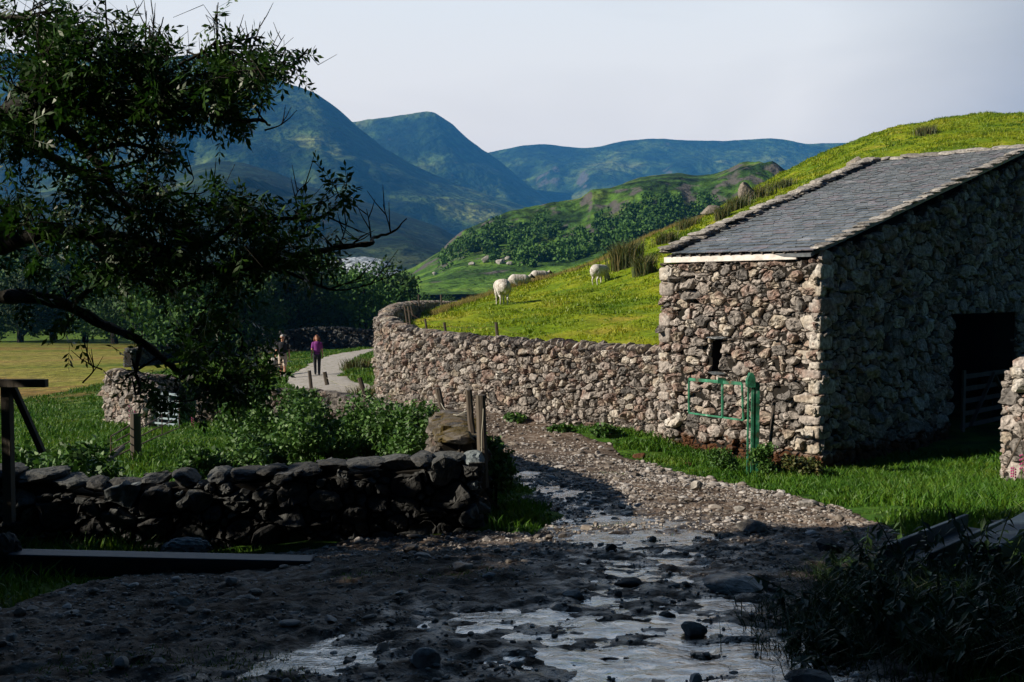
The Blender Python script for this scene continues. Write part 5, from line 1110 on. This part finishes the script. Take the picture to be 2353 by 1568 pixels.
def fell_mat(name, cols, nf, bumpd, crag=None, pasture=None):
    m, nt, N, L, B = newmat(name); g = N.new('ShaderNodeNewGeometry'); pos = g.outputs['Position']
    def noise(sc, det=8, st=None):
        src = pos
        if st: mp = N.new('ShaderNodeMapping'); mp.inputs['Scale'].default_value = st; L.new(pos, mp.inputs[0]); src = mp.outputs[0]
        n = N.new('ShaderNodeTexNoise'); n.inputs['Scale'].default_value = sc; n.inputs['Detail'].default_value = det; L.new(src, n.inputs['Vector']); return n.outputs[0]
    r = ramp(N, cols); L.new(noise(nf*3), r.inputs[0]); out = r.outputs[0]
    n2 = noise(nf*16, 10); m2 = N.new('ShaderNodeMapRange'); m2.inputs[1].default_value = .35; m2.inputs[2].default_value = .68; m2.inputs[3].default_value = .3; m2.inputs[4].default_value = 1.8; L.new(n2, m2.inputs[0])
    vm = N.new('ShaderNodeVectorMath'); vm.operation = 'SCALE'; L.new(out, vm.inputs[0]); L.new(m2.outputs[0], vm.inputs['Scale']); out = vm.outputs[0]
    if name.startswith('crag_hill'):   # green grazed fields on the low ground at its foot
        sz_ = N.new('ShaderNodeSeparateXYZ'); L.new(pos, sz_.inputs[0]); pa = N.new('ShaderNodeMapRange'); pa.inputs[1].default_value = 7; pa.inputs[2].default_value = 14; pa.inputs[3].default_value = 1; pa.inputs[4].default_value = 0; L.new(sz_.outputs[2], pa.inputs[0])
        pr_ = ramp(N, [(.03,.07,.012,.42),(.07,.15,.02,.50),(.13,.22,.028,.62)]); L.new(noise(.05, 9, (.5,1,1)), pr_.inputs[0]); px_ = N.new('ShaderNodeMix'); px_.data_type = 'RGBA'; L.new(pa.outputs[0], px_.inputs[0]); L.new(out, px_.inputs[6]); L.new(pr_.outputs[0], px_.inputs[7]); out = px_.outputs[2]
    if crag:   # bare rock where it is steep
        sp = N.new('ShaderNodeSeparateXYZ'); L.new(g.outputs['Normal'], sp.inputs[0]); ad = N.new('ShaderNodeMath'); ad.operation = 'SUBTRACT'; L.new(noise(nf*10, 8, (1,1,.4)), ad.inputs[0]); L.new(sp.outputs[2], ad.inputs[1])
        mr = N.new('ShaderNodeMapRange'); mr.inputs[1].default_value = crag-.04; mr.inputs[2].default_value = crag+.04; L.new(ad.outputs[0], mr.inputs[0])
        mx = N.new('ShaderNodeMix'); mx.data_type = 'RGBA'; L.new(mr.outputs[0], mx.inputs[0]); L.new(out, mx.inputs[6]); mx.inputs[7].default_value = (.085,.08,.075,1); out = mx.outputs[2]
    L.new(out, B.inputs['Base Color']); B.inputs['Roughness'].default_value = .95; B.inputs['Specular IOR Level'].default_value = .1
    bp = N.new('ShaderNodeBump'); bp.inputs['Distance'].default_value = bumpd; L.new(noise(nf*22, 10), bp.inputs['Height']); L.new(bp.outputs[0], B.inputs['Normal'])
    return m
FELL = [(.005,.013,.007,.34),(.014,.032,.010,.47),(.045,.075,.018,.56),(.13,.15,.045,.70)]
ridge('mountain', [(-350,150),(-100,110),(80,125),(250,135),(400,130),(480,123),(520,128),(560,148),(600,165),(660,190),(730,215),(770,245),(810,280),(886,344),(960,385),(1040,420),(1120,448),(1210,476),(1290,510),(1360,560)], 2600, 610, 1500, FELL, 3, amp=.10, p1=1.15, noisef=.0016, bumpd=26)
ridge('mountain', [(640,330),(700,290),(760,284),(820,279),(900,268),(950,260),(980,255),(1000,259),(1040,285),(1075,320),(1110,345),(1150,372),(1220,430),(1300,480)], 3500, 560, 2700, FELL, 13, amp=.09, noisef=.0014, bumpd=26, crag=-.15)
ridge('mountain', [(960,420),(1060,375),(1125,350),(1200,334),(1240,331),(1340,340),(1380,338),(1440,322),(1500,319),(1560,322),(1650,325),(1700,322),(1760,318),(1800,320),(1850,332),(1950,328),(2050,318),(2130,300),(2250,297),(2353,284),(2500,280)], 4300, 570, 3000, FELL, 23, amp=.12, noisef=.0013, bumpd=26, p1=1.25, crag=-.2)
SPUR = [(.004,.012,.008,.34),(.010,.022,.010,.5),(.025,.04,.016,.62),(.09,.10,.04,.76)]
ridge('fell_spur', [(-300,440),(0,455),(200,430),(330,405),(400,400),(450,380),(500,369),(560,374),(620,392),(700,425),(800,452),(900,485),(960,505),(1010,522),(1050,545),(1100,590)], 1350, 640, 700, SPUR, 33, amp=.09, noisef=.003, bumpd=8, p1=.85, crag=-.2)
ridge('low_fell', [(-300,560),(-100,555),(40,570),(120,590),(190,615),(260,628),(310,618),(350,640),(420,655),(600,668),(800,668)], 420, 674, 260, [(.02,.05,.012,.35),(.06,.12,.02,.5),(.12,.17,.03,.65)], 43, amp=.05, noisef=.012, bumpd=2)
craghill = ridge('crag_hill', [(840,655),(880,640),(950,618),(1010,585),(1035,560),(1060,542),(1130,512),(1180,490),(1230,478),(1300,463),(1340,462),(1400,440),(1440,418),(1470,408),(1520,402),(1560,398),(1600,404),(1640,400),(1700,381),(1750,386),(1800,400),(1900,430),(2100,470),(2353,500)], 520, 676, 230,
  [(.012,.03,.010,.36),(.03,.07,.013,.48),(.06,.12,.016,.58),(.10,.10,.04,.72)], 53, amp=.065, noisef=.011, bumpd=3, nt=140, nx_=420, prof=lambda t: np.where(t < .45, .36*t/.45, np.where(t < .62, .36+.42*(t-.45)/.17, .78+.22*(t-.62)/.38)), crag=-.31)
# quarry spoil
ridge('quarry_spoil', [(700,628),(760,600),(800,592),(840,590),(880,597),(905,610),(930,625)], 560, 640, 500, [(.2,.24,.28,.3),(.34,.38,.44,.6),(.42,.46,.52,.8)], 63, amp=.1, noisef=.03, bumpd=1, nt=30, nx_=70)
ridge('quarry_spoil', [(760,622),(800,603),(840,600),(870,605),(890,618)], 480, 645, 450, [(.26,.3,.34,.3),(.4,.44,.5,.7)], 66, amp=.1, noisef=.03, bumpd=1, nt=30, nx_=60)
# woodland and boulders on the crag hill, placed by looking down onto its mesh
from mathutils.bvhtree import BVHTree
from mathutils import Vector
bpy.context.view_layer.update()
def bvh(o): m = o.data; return BVHTree.FromPolygons([v.co.copy() for v in m.vertices], [tuple(p.vertices) for p in m.polygons])
tree_ = bvh(craghill)
def hitpx(px, py):
    d = Vector(P(px, py, 100.0)).normalized(); h = tree_.ray_cast(Vector((0,0,0)), d)
    return h[0]
wd = MB(); ctr = []
for (x0, y0, x1, y1, n, band) in ((1020,585,1180,530,30,17),(1120,560,1330,540,40,24),(1180,595,1420,560,32,11),(1330,520,1560,475,48,26),(1420,560,1500,520,22,18),(1500,500,1640,480,22,20),(1560,540,1640,520,18,10)):
    for i in range(n):
        f = rs.uniform(0, 1); h = hitpx(x0+(x1-x0)*f+rs.normal(0, 8), y0+(y1-y0)*f+14+rs.normal(0, band*.75))
        if h is not None: ctr.append((h.x, h.y, h.z, rs.uniform(1.0, 3.1)))
for (x, y, z, r) in ctr:
    n = 150; d = rs.normal(size=(n, 3)); d /= np.linalg.norm(d, axis=1)[:, None]; rr = r*rs.uniform(.6, 1.05, n)*(1+.3*vn(d[:, 0]*2+x, d[:, 1]*2+y, d[:, 2]*2, 8)); leafquads(wd, np.array([x, y, z+r*.9])+d*rr[:, None]*[1,1,1.15], .55, rnd=np.clip(rs.uniform(.1, 1)+rs.normal(0, .12, n), 0, 1), aspect=1.3)
tag(build('woodland', wd, M['fartree']), 'dark woodland covering the flank of the craggy hill', 'woodland', kind='stuff')
bk_ = [(1120,602,2.0,'large grey boulder under the crag, leftmost of the pale ones'),(1150,606,1.5,'grey boulder right of the largest one under the crag'),(1168,598,1.2,'pale boulder at the wood edge under the crag'),(1172,609,1.1,'low pale boulder below the wood edge'),(1248,590,1.6,'bright roundish boulder on the green slope'),(1240,598,1.0,'small boulder just below the bright roundish one'),(1200,604,.8,'small pale boulder at the top of the bright pasture'),(1290,582,.9,'pale stone near the right end of the boulder scatter'),(1085,610,1.0,'isolated pale boulder at the left of the pasture'),(1360,560,1.1,'pale boulder in the trees left of the dark rushes'),(1000,632,1.0,'tiny pale boulder low on the left pasture'),(1330,580,.8,'little boulder on the slope above the low sheep')]
for (px, py, r, lb) in bk_:
    h = hitpx(px, py)
    if h is not None: mb = MB(); rocks(mb, [(h.x, h.y, h.z+r*.3)], [(r*1.2, r, r*.8)], sub=2, planes=9, rot=.3); tag(build('boulder', mb, M['rock']), lb, 'boulder', 'boulders under the crag')
# ------------------------------------------------------------------ air
hz = MB(); hz.box((0, 2850, 310), (8400, 7300, 660)); ho = build('haze', hz, M['wire'])
hm_ = bpy.data.materials.new('air'); hm_.use_nodes = True; N = hm_.node_tree.nodes; N.clear(); out = N.new('ShaderNodeOutputMaterial'); pv = N.new('ShaderNodeVolumePrincipled')
pv.inputs['Color'].default_value = (.09,.42,1.0,1); pv.inputs['Density'].default_value = 1.25e-4; pv.inputs['Anisotropy'].default_value = 0.0
hm_.node_tree.links.new(pv.outputs[0], out.inputs['Volume']); ho.data.materials.clear(); ho.data.materials.append(hm_); ho['kind'] = 'stuff'; ho['label'] = 'thin blue air filling the valley'; ho['category'] = 'haze'
# ------------------------------------------------------------------ light, sky, camera
SUN_EL = math.radians(27); sx_, sy_ = -.966, -.256; az = math.atan2(sx_, sy_)   # compass style angle from +Y
sd_ = Vector((sx_*math.cos(SUN_EL), sy_*math.cos(SUN_EL), math.sin(SUN_EL))).normalized()
lt = bpy.data.lights.new('sun', 'SUN'); lt.energy = 5.0; lt.angle = math.radians(.5); lt.color = (1.0,.9,.74); lo = bpy.data.objects.new('sun', lt); COL.objects.link(lo); lo.rotation_euler = sd_.to_track_quat('Z', 'Y').to_euler()
W = bpy.data.worlds.new('World'); SC.world = W; W.use_nodes = True; N = W.node_tree.nodes; L = W.node_tree.links; bg = N['Background']
sk = N.new('ShaderNodeTexSky'); sk.sky_type = 'NISHITA'; sk.sun_disc = False; sk.sun_elevation = SUN_EL; sk.sun_rotation = az; sk.air_density = .15; sk.dust_density = 0; sk.ozone_density = 3
tc = N.new('ShaderNodeTexCoord')
mp = N.new('ShaderNodeMapping'); mp.inputs['Scale'].default_value = (1,1,3.2); L.new(tc.outputs['Generated'], mp.inputs[0])
nz = N.new('ShaderNodeTexNoise'); nz.inputs['Scale'].default_value = 2.2; nz.inputs['Detail'].default_value = 7; nz.inputs['Distortion'].default_value = .6; L.new(mp.outputs[0], nz.inputs['Vector'])
sp = N.new('ShaderNodeSeparateXYZ'); L.new(tc.outputs['Generated'], sp.inputs[0])
# thin bright cloud sheet: strongest over the valley ahead (+Y, slightly left), clear towards the right and overhead
dt = N.new('ShaderNodeVectorMath'); dt.operation = 'DOT_PRODUCT'; L.new(tc.outputs['Generated'], dt.inputs[0]); dt.inputs[1].default_value = (-.12,.96,.22)
m1 = N.new('ShaderNodeMapRange'); m1.inputs[1].default_value = .70; m1.inputs[2].default_value = .92; L.new(dt.outputs['Value'], m1.inputs[0])
m2 = N.new('ShaderNodeMath'); m2.operation = 'MULTIPLY_ADD'; L.new(nz.outputs[0], m2.inputs[0]); m2.inputs[1].default_value = .5; m2.inputs[2].default_value = -.27
m3 = N.new('ShaderNodeMath'); m3.operation = 'ADD'; m3.use_clamp = True; L.new(m1.outputs[0], m3.inputs[0]); L.new(m2.outputs[0], m3.inputs[1])
mx = N.new('ShaderNodeMix'); mx.data_type = 'RGBA'; L.new(m3.outputs[0], mx.inputs[0]); L.new(sk.outputs[0], mx.inputs[6]); cc = ramp(N, [(1,1,1,.14),(.80,.90,1,.28),(.40,.64,1,.50)]); L.new(sp.outputs[2], cc.inputs[0]); cs = N.new('ShaderNodeVectorMath'); cs.operation = 'MULTIPLY'; L.new(cc.outputs[0], cs.inputs[0]); cs.inputs[1].default_value = (14.6,13.3,12.1); L.new(cs.outputs[0], mx.inputs[7])
L.new(mx.outputs[2], bg.inputs[0]); bg.inputs[1].default_value = .05
cam = bpy.data.cameras.new('camera'); co = bpy.data.objects.new('camera', cam); COL.objects.link(co); cam.sensor_width = 36; cam.lens = F/2353*36; cam.clip_start = .05; cam.clip_end = 30000
co.rotation_euler = (PI/2-PIT, 0, 0); SC.camera = co
SC.view_settings.view_transform = 'Standard'; SC.view_settings.look = 'None'; SC.view_settings.exposure = .68; SC.view_settings.gamma = 1
SC.render.engine = 'CYCLES'; SC.cycles.volume_bounces = 1; SC.cycles.max_bounces = 6; SC.cycles.transparent_max_bounces = 8
SC.render.resolution_x = 1024; SC.render.resolution_y = 682
